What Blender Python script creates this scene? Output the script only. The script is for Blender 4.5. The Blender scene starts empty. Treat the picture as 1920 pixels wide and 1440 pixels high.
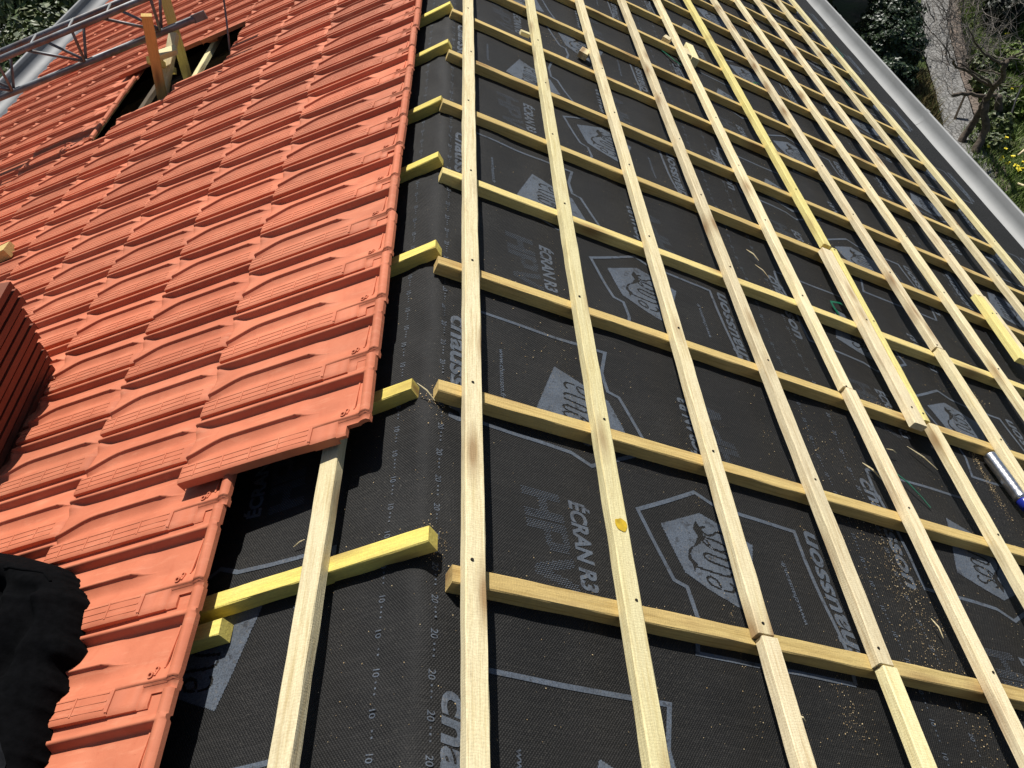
import bpy, bmesh, math, random
from mathutils import Vector, Matrix, noise
random.seed(7)
R = math.radians
TH = R(24.208); CT, ST = math.cos(TH), math.sin(TH)
scene = bpy.context.scene
COL = scene.collection

# ------------------------------------------------------------------ helpers
def RP(s, y, t): return Vector((s*CT + t*ST, y, -s*ST + t*CT))      # right slope: s down the slope, t above the membrane
def LP(s, y, t): return Vector((-s*CT - t*ST, y, -s*ST + t*CT))     # left slope
def PT(side, s, y, t): return RP(s, y, t) if side > 0 else LP(s, y, t)
def frame_right(o):
    return Matrix(((CT, 0, ST, o.x), (0, 1, 0, o.y), (-ST, 0, CT, o.z), (0, 0, 0, 1)))
def frame_left(o):
    return Matrix(((-CT, 0, -ST, o.x), (0, -1, 0, o.y), (-ST, 0, CT, o.z), (0, 0, 0, 1)))
def sm(a, b, x):
    if a == b: return 0.0 if x < a else 1.0
    x = max(0.0, min(1.0, (x - a)/(b - a))); return x*x*(3 - 2*x)
def lerp(a, b, k): return a + (b - a)*k
def nz(x, y, z=0.0): return noise.noise(Vector((x, y, z)))
ORD = ['first', 'second', 'third', 'fourth', 'fifth', 'sixth', 'seventh', 'eighth', 'ninth', 'tenth', 'eleventh', 'twelfth', 'thirteenth', 'fourteenth', 'fifteenth', 'sixteenth', 'seventeenth', 'eighteenth', 'nineteenth', 'twentieth', 'twenty-first', 'twenty-second', 'twenty-third', 'twenty-fourth', 'twenty-fifth', 'twenty-sixth', 'twenty-seventh', 'twenty-eighth', 'twenty-ninth', 'thirtieth']

def obj(name, bm, mat, parent=None, smooth=False, mw=None):
    if isinstance(bm, bpy.types.Mesh): me = bm
    else:
        me = bpy.data.meshes.new(name)
        bm.normal_update(); bm.to_mesh(me); bm.free()
        if smooth:
            for p in me.polygons: p.use_smooth = True
        for m in (mat if isinstance(mat, (list, tuple)) else [mat]): me.materials.append(m)
    o = bpy.data.objects.new(name, me); COL.objects.link(o)
    if parent:
        o.parent = parent
        if parent.type == 'EMPTY': o.matrix_parent_inverse = Matrix.Translation(-Vector(parent.location))
    if mw is not None: o.matrix_basis = mw
    return o
def tag(o, label, cat=None, group=None, kind=None):
    if label: o['label'] = label
    if cat: o['category'] = cat
    if group: o['group'] = group
    if kind or cat: o['kind'] = kind or 'thing'
    return o
def empty(name, loc=(0, 0, 0), mw=None):
    o = bpy.data.objects.new(name, None); COL.objects.link(o)
    if mw is not None: o.matrix_world = mw
    else: o.location = loc
    o.empty_display_size = .05
    return o
def add_box(bm, c, sx, sy, sz, M=None):
    vs = []
    for dx in (-.5, .5):
        for dy in (-.5, .5):
            for dz in (-.5, .5):
                v = Vector((dx*sx, dy*sy, dz*sz))
                if M is not None: v = M @ v
                vs.append(bm.verts.new(Vector(c) + v))
    for f in ((0, 1, 3, 2), (4, 6, 7, 5), (0, 4, 5, 1), (2, 3, 7, 6), (0, 2, 6, 4), (1, 5, 7, 3)):
        bm.faces.new([vs[i] for i in f])
def add_tube(bm, pts, rad, n=8, cap=True):
    pts = [Vector(p) for p in pts]
    rr = rad if isinstance(rad, (list, tuple)) else [rad]*len(pts)
    rings = []; prev = None
    for i, p in enumerate(pts):
        d = (pts[min(i+1, len(pts)-1)] - pts[max(i-1, 0)]).normalized()
        a = prev if prev is not None else (Vector((0, 0, 1)) if abs(d.z) < .9 else Vector((1, 0, 0)))
        u = (a - d*a.dot(d)).normalized(); prev = u; w = d.cross(u)
        rings.append([bm.verts.new(p + (u*math.cos(2*math.pi*k/n) + w*math.sin(2*math.pi*k/n))*rr[i]) for k in range(n)])
    for a, b in zip(rings, rings[1:]):
        for k in range(n): bm.faces.new((a[k], a[(k+1) % n], b[(k+1) % n], b[k]))
    if cap:
        bm.faces.new(list(reversed(rings[0]))); bm.faces.new(rings[-1])
def grid_faces(bm, vs, keep=None):
    for i in range(len(vs)-1):
        for j in range(len(vs[0])-1):
            if keep is None or keep(i, j):
                bm.faces.new((vs[i][j], vs[i+1][j], vs[i+1][j+1], vs[i][j+1]))

# ------------------------------------------------------------------ materials
class NT:
    def __init__(self, name):
        self.m = bpy.data.materials.new(name); self.m.use_nodes = True
        self.t = self.m.node_tree; self.t.nodes.clear()
        self.out = self.t.nodes.new('ShaderNodeOutputMaterial')
        self.b = self.t.nodes.new('ShaderNodeBsdfPrincipled')
        self.t.links.new(self.b.outputs[0], self.out.inputs[0])
    def n(self, kind, **kw):
        nd = self.t.nodes.new(kind)
        for k, v in kw.items():
            if k.startswith('i_'):
                key = k[2:].replace('_', ' ')
                nd.inputs[key].default_value = v
            else: setattr(nd, k, v)
        return nd
    def l(self, a, b): self.t.links.new(a, b)
    def coord(self, which='Object', scale=(1, 1, 1), rand=True):
        tc = self.n('ShaderNodeTexCoord'); src = tc.outputs[which]
        if rand:
            oi = self.n('ShaderNodeObjectInfo'); mu = self.n('ShaderNodeMath', operation='MULTIPLY'); mu.inputs[1].default_value = 57.0
            self.l(oi.outputs['Random'], mu.inputs[0])
            ad = self.n('ShaderNodeVectorMath', operation='ADD'); self.l(src, ad.inputs[0]); self.l(mu.outputs[0], ad.inputs[1]); src = ad.outputs[0]
        mp = self.n('ShaderNodeMapping'); mp.inputs['Scale'].default_value = scale; self.l(src, mp.inputs['Vector'])
        return mp.outputs[0]
    def noise(self, vec, scale=5, detail=4, rough=.55):
        nd = self.n('ShaderNodeTexNoise'); nd.inputs['Scale'].default_value = scale; nd.inputs['Detail'].default_value = detail; nd.inputs['Roughness'].default_value = rough
        self.l(vec, nd.inputs['Vector']); return nd.outputs['Fac']
    def ramp(self, fac, stops):
        nd = self.n('ShaderNodeValToRGB'); el = nd.color_ramp.elements
        while len(el) < len(stops): el.new(.5)
        for e, (p, c) in zip(el, stops): e.position = p; e.color = (c[0], c[1], c[2], 1) if hasattr(c, '__len__') else (c, c, c, 1)
        self.l(fac, nd.inputs[0]); return nd.outputs[0]
    def mix(self, fac, a, b, mode='MIX'):
        nd = self.n('ShaderNodeMix', data_type='RGBA', blend_type=mode)
        for s, v in ((nd.inputs[0], fac), (nd.inputs[6], a), (nd.inputs[7], b)):
            if hasattr(v, 'is_output'): self.l(v, s)
            elif hasattr(v, '__len__'): s.default_value = (v[0], v[1], v[2], 1)
            else: s.default_value = v
        return nd.outputs[2]
    def math(self, op, a, b=None, c=None):
        nd = self.n('ShaderNodeMath', operation=op)
        for i, v in enumerate((a, b, c)):
            if v is None: continue
            if hasattr(v, 'is_output'): self.l(v, nd.inputs[i])
            else: nd.inputs[i].default_value = v
        return nd.outputs[0]
    def done(self, color, rough=.7, spec=.5, metal=0.0, bump=None, bstr=.3, bdist=.01, coat=0, sheen=0):
        for k, v in (('Base Color', color), ('Roughness', rough), ('Specular IOR Level', spec), ('Metallic', metal)):
            if hasattr(v, 'is_output'): self.l(v, self.b.inputs[k])
            elif hasattr(v, '__len__'): self.b.inputs[k].default_value = (v[0], v[1], v[2], 1)
            else: self.b.inputs[k].default_value = v
        if sheen: self.b.inputs['Sheen Weight'].default_value = sheen
        if bump is not None:
            bn = self.n('ShaderNodeBump'); bn.inputs['Strength'].default_value = bstr; bn.inputs['Distance'].default_value = bdist
            self.l(bump, bn.inputs['Height']); self.l(bn.outputs[0], self.b.inputs['Normal'])
        return self.m
def random_out(M): return M.n('ShaderNodeObjectInfo').outputs['Random']

def mat_tile(name, dark=1.0, dust=True):
    M = NT(name)
    v = M.coord('Object', (1, 1, 1)); vw = M.coord('Object', (14, 3, 14))
    n1 = M.noise(v, 9, 5); n2 = M.noise(v, 160, 3); n3 = M.noise(vw, 3, 4)
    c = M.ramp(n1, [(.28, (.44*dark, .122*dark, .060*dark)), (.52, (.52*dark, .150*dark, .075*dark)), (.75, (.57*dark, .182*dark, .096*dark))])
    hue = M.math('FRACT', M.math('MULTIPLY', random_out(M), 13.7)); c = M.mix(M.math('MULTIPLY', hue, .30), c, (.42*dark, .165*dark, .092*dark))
    rv = M.math('MULTIPLY_ADD', random_out(M), .26, .87)
    cm = M.n('ShaderNodeCombineColor'); [M.l(rv, cm.inputs[i]) for i in range(3)]
    c = M.mix(1.0, c, cm.outputs[0], 'MULTIPLY')
    st = M.ramp(n3, [(.56, 0.0), (.74, .35)]); c = M.mix(st, c, (.42*dark, .105*dark, .05*dark))
    sp = M.ramp(n2, [(.66, 0.0), (.74, .5)]); c = M.mix(sp, c, (.36*dark, .10*dark, .05*dark))
    ch = M.ramp(M.noise(M.coord('Object', (6, 25, 1)), 2.2, 5, .65), [(.54, 0.0), (.80, .38)])
    if dust: c = M.mix(ch, c, (.68, .32, .19))
    return M.done(c, .72, .25, bump=n2, bstr=.16, bdist=.002)

def mat_wood(name, base, dark, yellow=0.0, grey=0.25):
    """sawn softwood, grain along local X"""
    M = NT(name)
    vg = M.coord('Object', (1.6, 42, 42)); v = M.coord('Object', (1, 1, 1)); vl = M.coord('Object', (1.1, 9, 9))
    g = M.noise(vg, 3.2, 6, .6)
    c = M.ramp(g, [(.30, dark), (.50, base), (.72, tuple(min(.9, x*1.12) for x in base))])
    big = M.noise(vl, 1.6, 4)
    c = M.mix(M.ramp(big, [(.50, 0.0), (.75, grey)]), c, (.36, .30, .21))
    yl = M.noise(M.coord('Object', (1.3, 5, 5)), 2.1, 3)
    c = M.mix(M.ramp(yl, [(.42, yellow*.35), (.68, yellow)]), c, (.76, .66, .26))
    # knots
    kv = M.n('ShaderNodeTexVoronoi', feature='F1'); kv.inputs['Scale'].default_value = 1.0
    M.l(M.coord('Object', (3.0, 13, 6)), kv.inputs['Vector'])
    k = M.ramp(kv.outputs['Distance'], [(.08, 1.0), (.18, .50), (.34, 0.0)])
    c = M.mix(M.math('MULTIPLY', k, .80), c, (.24, .12, .045))
    stn = M.noise(M.coord('Object', (2.2, 7, 7)), 1.9, 5, .7); c = M.mix(M.ramp(stn, [(.60, 0.0), (.78, .55)]), c, (.34, .20, .08))
    # saw marks across the grain
    wv = M.n('ShaderNodeTexWave', wave_type='BANDS', bands_direction='X'); wv.inputs['Scale'].default_value = 48; wv.inputs['Distortion'].default_value = 9; wv.inputs['Detail'].default_value = 2
    M.l(v, wv.inputs['Vector'])
    fibre = M.noise(M.coord('Object', (7, 150, 150)), 3.0, 3, .7)
    c = M.mix(M.ramp(fibre, [(.50, 0.0), (.72, .38)]), c, tuple(x*.62 for x in dark))
    spot = M.ramp(M.noise(M.coord('Object', (60, 110, 110)), 2.2, 4, .75), [(.40, .22), (.62, 0.0)])
    c = M.mix(M.math('MULTIPLY', wv.outputs['Fac'], M.ramp(big, [(.3, .20), (.6, .02)])), c, (.40, .29, .14))
    c = M.mix(spot, c, (.30, .21, .10))
    rv = M.math('MULTIPLY_ADD', random_out(M), .22, .86)
    cm = M.n('ShaderNodeCombineColor'); [M.l(rv, cm.inputs[i]) for i in range(3)]
    c = M.mix(1.0, c, cm.outputs[0], 'MULTIPLY')
    hb = M.math('ADD', g, M.math('MULTIPLY', wv.outputs['Fac'], .12))
    return M.done(c, .82, .15, bump=M.math('ADD', hb, fibre), bstr=.45, bdist=.003)

def mat_membrane(name):
    M = NT(name)
    uv = M.n('ShaderNodeUVMap', uv_map='UVMap').outputs[0]
    def mp(sc, rot=0):
        q = M.n('ShaderNodeMapping'); q.inputs['Scale'].default_value = sc; q.inputs['Rotation'].default_value = (0, 0, rot); M.l(uv, q.inputs[0]); return q.outputs[0]
    w1 = M.n('ShaderNodeTexWave', wave_type='BANDS', bands_direction='X'); w1.inputs['Scale'].default_value = 62; w1.inputs['Distortion'].default_value = .6; M.l(mp((1, 1, 1), R(38)), w1.inputs['Vector'])
    w2 = M.n('ShaderNodeTexWave', wave_type='BANDS', bands_direction='X'); w2.inputs['Scale'].default_value = 62; w2.inputs['Distortion'].default_value = .6; M.l(mp((1, 1, 1), R(-38)), w2.inputs['Vector'])
    weave = M.math('MULTIPLY', w1.outputs['Fac'], w2.outputs['Fac'])
    base = M.ramp(weave, [(.1, (.0042, .0042, .0044)), (.8, (.0200, .0198, .0198))])
    dst = M.noise(mp((1, 1, 1)), 3.2, 6, .65)
    fine = M.noise(mp((1, 1, 1)), 300, 2, .7)
    d = M.math('MULTIPLY', M.ramp(dst, [(.40, .12), (.70, 1.0)]), M.ramp(fine, [(.52, 0.0), (.70, .6)]))
    c = M.mix(d, base, (.105, .098, .088))
    spk = M.noise(mp((1, 1, 1)), 120, 3, .8); zone = M.ramp(M.noise(mp((1, 1, 1)), 5.5, 5, .7), [(.42, .1), (.66, 1.0)])
    c = M.mix(M.math('MULTIPLY', M.ramp(spk, [(.57, 0.0), (.74, .65)]), zone), c, (.13, .12, .10))
    stk = M.noise(mp((6, 95, 1)), 1.5, 3, .7)
    c = M.mix(M.ramp(stk, [(.45, 0.0), (.75, .30)]), c, (.040, .0385, .037))
    mott = M.ramp(M.noise(mp((1, 2, 1)), 1.1, 5, .6), [(.40, 0.0), (.75, .35)])
    c = M.mix(mott, c, (.019, .018, .017))
    return M.done(c, .66, .20, bump=M.math('ADD', weave, M.math('MULTIPLY', M.noise(mp((1, 1, 1)), 40, 4), .8)), bstr=.6, bdist=.002)

def mat_print(name):
    M = NT(name)
    v = M.coord('Object', (1, 1, 1), rand=False)
    n = M.noise(v, 330, 2, .7); n2 = M.noise(v, 14, 4)
    c = M.ramp(n, [(.36, (.046, .055, .070)), (.60, (.100, .120, .150))])
    c = M.mix(M.ramp(n2, [(.42, 0.0), (.72, .6)]), c, (.050, .056, .066))
    sp = M.noise(v, 120, 3, .8); c = M.mix(M.ramp(sp, [(.56, 0.0), (.70, .6)]), c, (.15, .14, .125))
    sc = M.noise(v, 26, 5, .75); c = M.mix(M.ramp(sc, [(.57, 0.0), (.64, .7)]), c, (.022, .022, .024))
    return M.done(c, .6, .25)

def mat_plain(name, col, rough=.6, metal=0.0, var=.25, scale=20, spec=.4, bstr=.15, bd=.004, sheen=0):
    M = NT(name); v = M.coord('Object', (1, 1, 1)); n = M.noise(v, scale, 5)
    a = tuple(x*(1-var) for x in col); b = tuple(min(1, x*(1+var)) for x in col)
    c = M.ramp(n, [(.3, a), (.7, b)])
    return M.done(c, rough, spec, metal, bump=n, bstr=bstr, bdist=bd, sheen=sheen)

def mat_rusty(name):
    M = NT(name); v = M.coord('Object', (1, 1, 1)); n = M.noise(v, 11, 6, .65)
    c = M.ramp(n, [(.42, (.17, .185, .20)), (.58, (.12, .115, .115)), (.74, (.15, .075, .05))])
    return M.done(c, .55, .5, .35, bump=n, bstr=.2, bdist=.003)

def mat_leaf(name, cols, rough=.45, spec=.5):
    M = NT(name)
    r = M.n('ShaderNodeNewGeometry').outputs['Random Per Island']
    st = [(i/max(1, len(cols)-1), c) for i, c in enumerate(cols)]
    c = M.ramp(r, st)
    m = M.done(c, rough, spec)
    M.b.inputs['Subsurface Weight'].default_value = 0
    return m
def mat_ground(name):
    M = NT(name); v = M.coord('Object', (1, 1, 1), rand=False)
    a = M.noise(v, .8, 6, .6); b = M.noise(v, 7, 6, .7); f = M.noise(v, 45, 3)
    c = M.ramp(b, [(.35, (.030, .026, .018)), (.55, (.075, .062, .042)), (.75, (.15, .125, .09))])
    g = M.ramp(a, [(.42, 0.0), (.58, .85)])
    c = M.mix(g, c, M.ramp(f, [(.3, (.02, .035, .010)), (.7, (.07, .11, .025))]))
    return M.done(c, .9, .15, bump=b, bstr=.6, bdist=.05)
def mat_stone(name, base, cell=7.0, mortar=(.10, .09, .075), stretch=(1, 1, 1)):
    M = NT(name); v = M.coord('Object', stretch, rand=False)
    wp = M.n('ShaderNodeTexNoise'); wp.inputs['Scale'].default_value = 5; M.l(v, wp.inputs['Vector'])
    vv = M.n('ShaderNodeVectorMath', operation='ADD'); sc = M.n('ShaderNodeVectorMath', operation='SCALE'); sc.inputs['Scale'].default_value = .16
    M.l(wp.outputs['Color'], sc.inputs[0]); M.l(v, vv.inputs[0]); M.l(sc.outputs[0], vv.inputs[1])
    vo = M.n('ShaderNodeTexVoronoi', feature='DISTANCE_TO_EDGE'); vo.inputs['Scale'].default_value = cell; M.l(vv.outputs[0], vo.inputs['Vector'])
    vc = M.n('ShaderNodeTexVoronoi', feature='F1'); vc.inputs['Scale'].default_value = cell; M.l(vv.outputs[0], vc.inputs['Vector'])
    sx = M.n('ShaderNodeSeparateColor'); M.l(vc.outputs['Color'], sx.inputs[0])
    c = M.ramp(sx.outputs[0], [(0, tuple(x*.8 for x in base)), (1, tuple(min(1, x*1.2) for x in base))])
    n = M.noise(v, 30, 5, .7); c = M.mix(M.ramp(n, [(.45, 0.0), (.8, .6)]), c, tuple(x*.55 for x in base))
    e = M.ramp(vo.outputs['Distance'], [(.02, 1.0), (.10, 0.0)])
    c = M.mix(M.math('MULTIPLY', e, .8), c, mortar)
    h = M.math('ADD', M.ramp(vo.outputs['Distance'], [(0, 0.0), (.14, 1.0)]), M.math('MULTIPLY', n, .3))
    return M.done(c, .85, .2, bump=h, bstr=.6, bdist=.03)

TILE = mat_tile('terracotta'); TILE_SHADED = mat_tile('shaded_terracotta', .38, False)  # second one: terracotta darkened to paint in shade on the stack
PALE = mat_wood('pale_pine', (.80, .70, .46), (.62, .49, .27), .20, .28)
PINK = mat_wood('pinkish_pine', (.79, .685, .46), (.60, .46, .27), .12, .34)
YEL = mat_wood('yellow_treated_pine', (.82, .735, .44), (.68, .56, .28), .30, .14)
CBW = mat_wood('honey_treated_pine', (.60, .42, .16), (.40, .25, .075), .30, .22)
HONEY = mat_wood('yellow_honey_pine', (.70, .55, .22), (.52, .37, .11), .45, .15)
BRIGHT = mat_wood('bright_yellow_treated_pine', (.80, .70, .27), (.66, .55, .16), .35, .06)
DEEP = mat_wood('deep_yellow_treated_pine', (.76, .62, .12), (.60, .46, .07), .5, .06)
ORG = mat_wood('orange_pine', (.62, .40, .13), (.48, .28, .07), .15, .1)
MEMB = mat_membrane('woven_black_membrane'); PRINT = mat_print('blue_grey_print')
ZINC = mat_plain('pale_zinc', (.195, .20, .20), .55, .0, .12, 3, .5, .05)
ZINC_D = mat_plain('weathered_zinc', (.12, .124, .13), .5, .1, .2, 4, .5, .05)
RUST = mat_rusty('rusty_painted_steel')
CLOTH = mat_plain('black_cotton', (.0024, .0025, .0029), 1.0, 0, .35, 60, .04, .5, .003, .0)
CLOTH_G = mat_plain('faded_black_ribbing', (.010, .0105, .012), 1.0, 0, .3, 90, .05, .5, .004, .0)
STEEL = mat_plain('bare_steel_can', (.62, .62, .62), .28, 1.0, .12, 35, .5, .08)
BLUE = mat_plain('blue_plastic', (.01, .02, .22), .25, 0, .2, 10)
BLACKP = mat_plain('black_plastic', (.008, .008, .01), .8, 0, .2, 10)
GREEN = mat_plain('green_strap_plastic', (.006, .10, .055), .35, 0, .3, 12)
DUST = mat_leaf('wood_flakes', [(.30, .20, .09), (.46, .34, .18), (.60, .48, .29), (.36, .27, .15), (.22, .15, .08)], .9, .1)
TWIGM = mat_plain('pale_grey_twigs', (.20, .175, .15), .9, 0, .4, 14)
BARK = mat_plain('grey_brown_bark', (.10, .08, .062), .9, 0, .5, 14, .2, .6, .02)
NAIL = mat_plain('dark_nail', (.03, .025, .02), .6, .6, .2, 10)
WALL = mat_plain('rendered_wall', (.45, .40, .33), .9, 0, .15, 4)
DARKW = mat_plain('old_roof_timber', (.09, .065, .04), .9, 0, .3, 9)
GROUND = mat_ground('garden_soil_and_moss')

# ------------------------------------------------------------------ membrane
CBY = [.975, 1.523, 2.063, 2.607, 3.157, 3.677, 4.200]
while CBY[-1] < 10.6: CBY.append(CBY[-1] + .535)
CBY = [.43, -.10] + CBY; CBY.sort()
CBYL = [.52, 1.030, 1.520, 2.125, 2.700, 3.172, 3.750, 4.24, 4.77, 5.30, 5.84, 6.37, 6.9]
def sag(y, ys):
    for a, b in zip(ys, ys[1:]):
        if a <= y < b:
            k = (y - a)/(b - a); return -.5*(1 - math.cos(2*math.pi*k))
    return 0.0
def memb_h(s, y):
    side_s = abs(s)
    h = (.0125*sag(y, CBY if s > 0 else CBYL))*sm(.08, .4, side_s)*(.7 + .6*nz(s*1.3, y*.9, 12))
    h += .0055*nz(s*3.1, y*2.6, 3.3)*sm(0, .15, side_s) + .0028*nz(s*8, y*5, 8.1) + .0016*abs(nz(s*5 + y*9, y*14, 2.2))
    h *= 1 - .85*sm(3.75, 4.05, side_s)
    rz = math.exp(-((s + .02)/.14)**2)
    h += .0075*rz*(1 - abs(nz(s*3.2 + 4, y*5.5 + s*6, 21)))**5 - .004*rz
    # puckers where the sheet is folded over the ridge
    h += .010*math.exp(-(s/.08)**2)*nz(s*6, y*4.5, 1.7) + .0055*math.exp(-((s-.02)/.09)**2)*nz(s*26 + y*5, y*10, 5.5)
    return h
def mpos(s, y, h=0.0):
    r = .013
    zz = -(math.sqrt(s*s + r*r) - r*.35)*ST
    k = math.tanh(s/.026)
    return Vector((s*CT, y, zz)) + Vector((k*ST, 0, CT))*h
def sheet(name, s0, s1, y0, y1, off, parent=None, ds=.022, dy=.032, hole=None):
    bm = bmesh.new(); uvl = bm.loops.layers.uv.new('UVMap')
    ns = max(2, int((s1-s0)/ds)); ny = int((y1-y0)/dy); vs = []; P = {}
    for i in range(ns+1):
        row = []
        for j in range(ny+1):
            s = lerp(s0, s1, i/ns); y = lerp(y0, y1, j/ny)
            s += (.004*nz(y*2.0, s0*9, 4) if i in (0, ns) else 0)
            v = bm.verts.new(mpos(s, y, memb_h(s, y) + off)); P[v] = (s, y); row.append(v)
        vs.append(row)
    def keep(i, j):
        if not hole: return True
        return not hole(lerp(s0, s1, (i+.5)/ns), lerp(y0, y1, (j+.5)/ny))
    grid_faces(bm, vs, keep)
    for f in bm.faces:
        for lp in f.loops: lp[uvl].uv = P[lp.vert]
    return obj(name, bm, MEMB, parent, smooth=True)

# print motif, (s, y) in the unrolled sheet; it repeats each PER along the ridge and is also printed turned by half a turn
PER = 1.132; CX, CY = 1.235, 2.815
def text_polys(body, size, bold=0.0, shear=0.0):
    cu = bpy.data.curves.new('t', 'FONT'); cu.body = body; cu.size = size; cu.offset = bold; cu.shear = shear; cu.resolution_u = 3
    o = bpy.data.objects.new('t', cu); COL.objects.link(o)
    dg = bpy.context.evaluated_depsgraph_get(); dg.update()
    me = bpy.data.meshes.new_from_object(o.evaluated_get(dg))
    vs = [(v.co.x, v.co.y) for v in me.vertices]; fs = [list(p.vertices) for p in me.polygons]
    bpy.data.objects.remove(o); bpy.data.curves.remove(cu); bpy.data.meshes.remove(me)
    xs = [v[0] for v in vs] or [0]
    return vs, fs, max(xs)
def fit_text(body, size, length, bold, shear):
    vs, fs, L = text_polys(body, size, bold, shear)
    k = length/L
    return [(x*k, y) for x, y in vs], fs
def strip_poly(pts, w):
    """flat ribbon of width w along a polyline, mitred"""
    vs, fs = [], []
    n = len(pts)
    for i, p in enumerate(pts):
        a = Vector(pts[max(i-1, 0)]); b = Vector(pts[min(i+1, n-1)]); p = Vector(p)
        d1 = (p - a).normalized() if i > 0 else (b - p).normalized()
        d2 = (b - p).normalized() if i < n-1 else d1
        nrm = Vector((-(d1+d2).y, (d1+d2).x)).normalized()
        c = max(.5, nrm.dot(Vector((-d1.y, d1.x))))
        vs += [tuple(p + nrm*w*.5/c), tuple(p - nrm*w*.5/c)]
        if i: fs.append([2*i-2, 2*i-1, 2*i+1, 2*i])
    return vs, fs
def pip(x, y, poly):
    c = False; n = len(poly)
    for i in range(n):
        x1, y1 = poly[i]; x2, y2 = poly[i-1]
        if (y1 > y) != (y2 > y) and x < (x2-x1)*(y-y1)/(y2-y1) + x1: c = not c
    return c
LIGHT = []     # (verts, faces) drawn in the print colour
SHIELD = [(.646, 1.273), (.780, 1.342), (.843, 1.319), (.937, 1.276), (.923, 1.231), (.855, 1.045), (.753, 1.092), (.688, 1.131)]
DARKS = []     # strokes left blank inside the shield
def stroke_poly(pts, w):
    vs, fs = strip_poly(pts, w); return [vs[0::2] + vs[1::2][::-1]]
def arc(cx, cy, r, a0, a1, n=8, ry=None):
    return [(cx + r*math.cos(R(lerp(a0, a1, k/n))), cy + (ry or r)*math.sin(R(lerp(a0, a1, k/n)))) for k in range(n+1)]
# script word in its own axes: x reads along the word, y is letter height (unit = x-height)
WORD = [
    [(.05, .45), (.5, .62), (.58, .85)] + arc(.36, .72, .24, 30, 180, 6, .28) + [(.10, .35)] + arc(.38, .28, .26, 180, 330, 6, .28),           # e
    [(.80, 1.38), (.92, .18)] + arc(1.10, .16, .14, 180, 300, 4),                                                                             # l
    [(1.40, 0.0), (1.40, .72)] + arc(1.60, .74, .20, 180, 0, 6, .26) + [(1.80, .2)] + arc(1.98, .2, .18, 180, 360, 6, .2) + [(2.16, .6)],       # n
    [(2.16, .6)] + arc(2.42, .5, .25, 160, -200, 14, .48) + [(2.72, .9)],                                                                     # o
    [(3.22, .82)] + arc(3.02, .78, .20, 20, 200, 6, .22) + [(2.98, .52), (3.16, .42)] + arc(3.04, .22, .20, 40, -150, 6, .22),                  # s
]
WO = Vector((.826, 1.090)); WX = Vector((.0085, .061)); WY = Vector((-.078, .014))
for st in WORD: DARKS += stroke_poly([tuple(WO + WX*x + WY*y) for x, y in st], .0068)
# bird-like swoosh above the word
SW = [(0.762, 1.312), (0.748, 1.284), (0.758, 1.261), (0.740, 1.230), (0.717, 1.208), (0.708, 1.181), (0.718, 1.163), (0.719, 1.142), (0.735, 1.167), (0.722, 1.179), (0.719, 1.196), (0.733, 1.219), (0.761, 1.239), (0.776, 1.262), (0.777, 1.286)]
DARKS.append(SW)
def shield_cells():
    vs, fs, idx = [], [], {}
    q = .0028
    s0, s1 = .645, .94; y0, y1 = 1.043, 1.344
    bbs = [(min(a for a, b in d), max(a for a, b in d), min(b for a, b in d), max(b for a, b in d), d) for d in DARKS]
    # merge runs along y into rectangles
    i = 0
    while s0 + i*q < s1:
        s = s0 + (i+.5)*q; run = None; j = 0
        while True:
            y = y0 + (j+.5)*q
            ins = y < y1 and pip(s, y, SHIELD) and not any(b[0] <= s <= b[1] and b[2] <= y <= b[3] and pip(s, y, b[4]) for b in bbs)
            if ins and run is None: run = j
            if not ins and run is not None:
                k = len(vs); a, b = y0 + run*q, y0 + j*q
                vs += [(s0+i*q, a), (s0+(i+1)*q, a), (s0+(i+1)*q, b), (s0+i*q, b)]; fs.append([k, k+1, k+2, k+3]); run = None
            if y > y1: break
            j += 1
        i += 1
    return vs, fs
LIGHT.append(shield_cells())
# outline round the shield, running on to the right and back
LIGHT.append(strip_poly([(1.125, .9075), (1.137, 1.00), (1.108, 1.366), (.929, 1.374), (.837, 1.383), (.779, 1.411), (.580, 1.298), (.647, 1.100), (.682, 1.087), (.690, 1.004), (.667, .9075), (1.125, .9075)], .012))
def place_text(body, size, length, o, dx, dy, bold=0.0, shear=0.0):
    vs, fs = fit_text(body, size, length, bold, shear)
    o, dx, dy = Vector(o), Vector(dx), Vector(dy)
    LIGHT.append(([tuple(o + dx*x + dy*y) for x, y in vs], fs))
place_text('chausson', .080, .425, (1.181, .955), (0, 1), (-1, 0), .0022, .18)
place_text('ÉCRAN R3', .060, .265, (.376, 1.272), (0.02, -1), (1, 0.02), .0022, .16)
place_text('www.chausson.fr', .021, .20, (1.035, 1.05), (0, 1), (-1, 0), .0003, .1)
# dotted HPV
def hpv():
    vs, fs = [], []
    S = .0066
    def inside(a, b):   # a reads along, b letter height 0..1
        if a < .085:
            return a < .026 or a > .059 or .40 < b < .60
        if .092 < a < .175:
            x = a - .092
            if x < .026: return True
            return b > .40 and ((x < .083) and not (.026 < x < .056 and .56 < b < .84)) and not (x > .07 and (b < .47 or b > .93))
        if a > .186:
            x = (a - .186)/.097; l = .37*(1-b)
            return (l <= x <= l + .26) or (1 - l - .26 <= x <= 1 - l)
        return False
    i = 0; a = 0
    while a < .283:
        b = 0; j = 0
        while b < .105:
            bb = b + (S*.5 if i % 2 else 0)
            if inside(a, bb/.105):
                k = len(vs); s = .245 + bb + .10*a*.9; y = 1.275 - a
                vs += [(s-.0019, y-.0010), (s+.0019, y-.0010), (s+.0019, y+.0010), (s-.0019, y+.0010)]; fs.append([k, k+1, k+2, k+3])
            b += S; j += 1
        a += S*.80; i += 1
    return vs, fs
LIGHT.append(hpv())
MARKS = []
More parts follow.
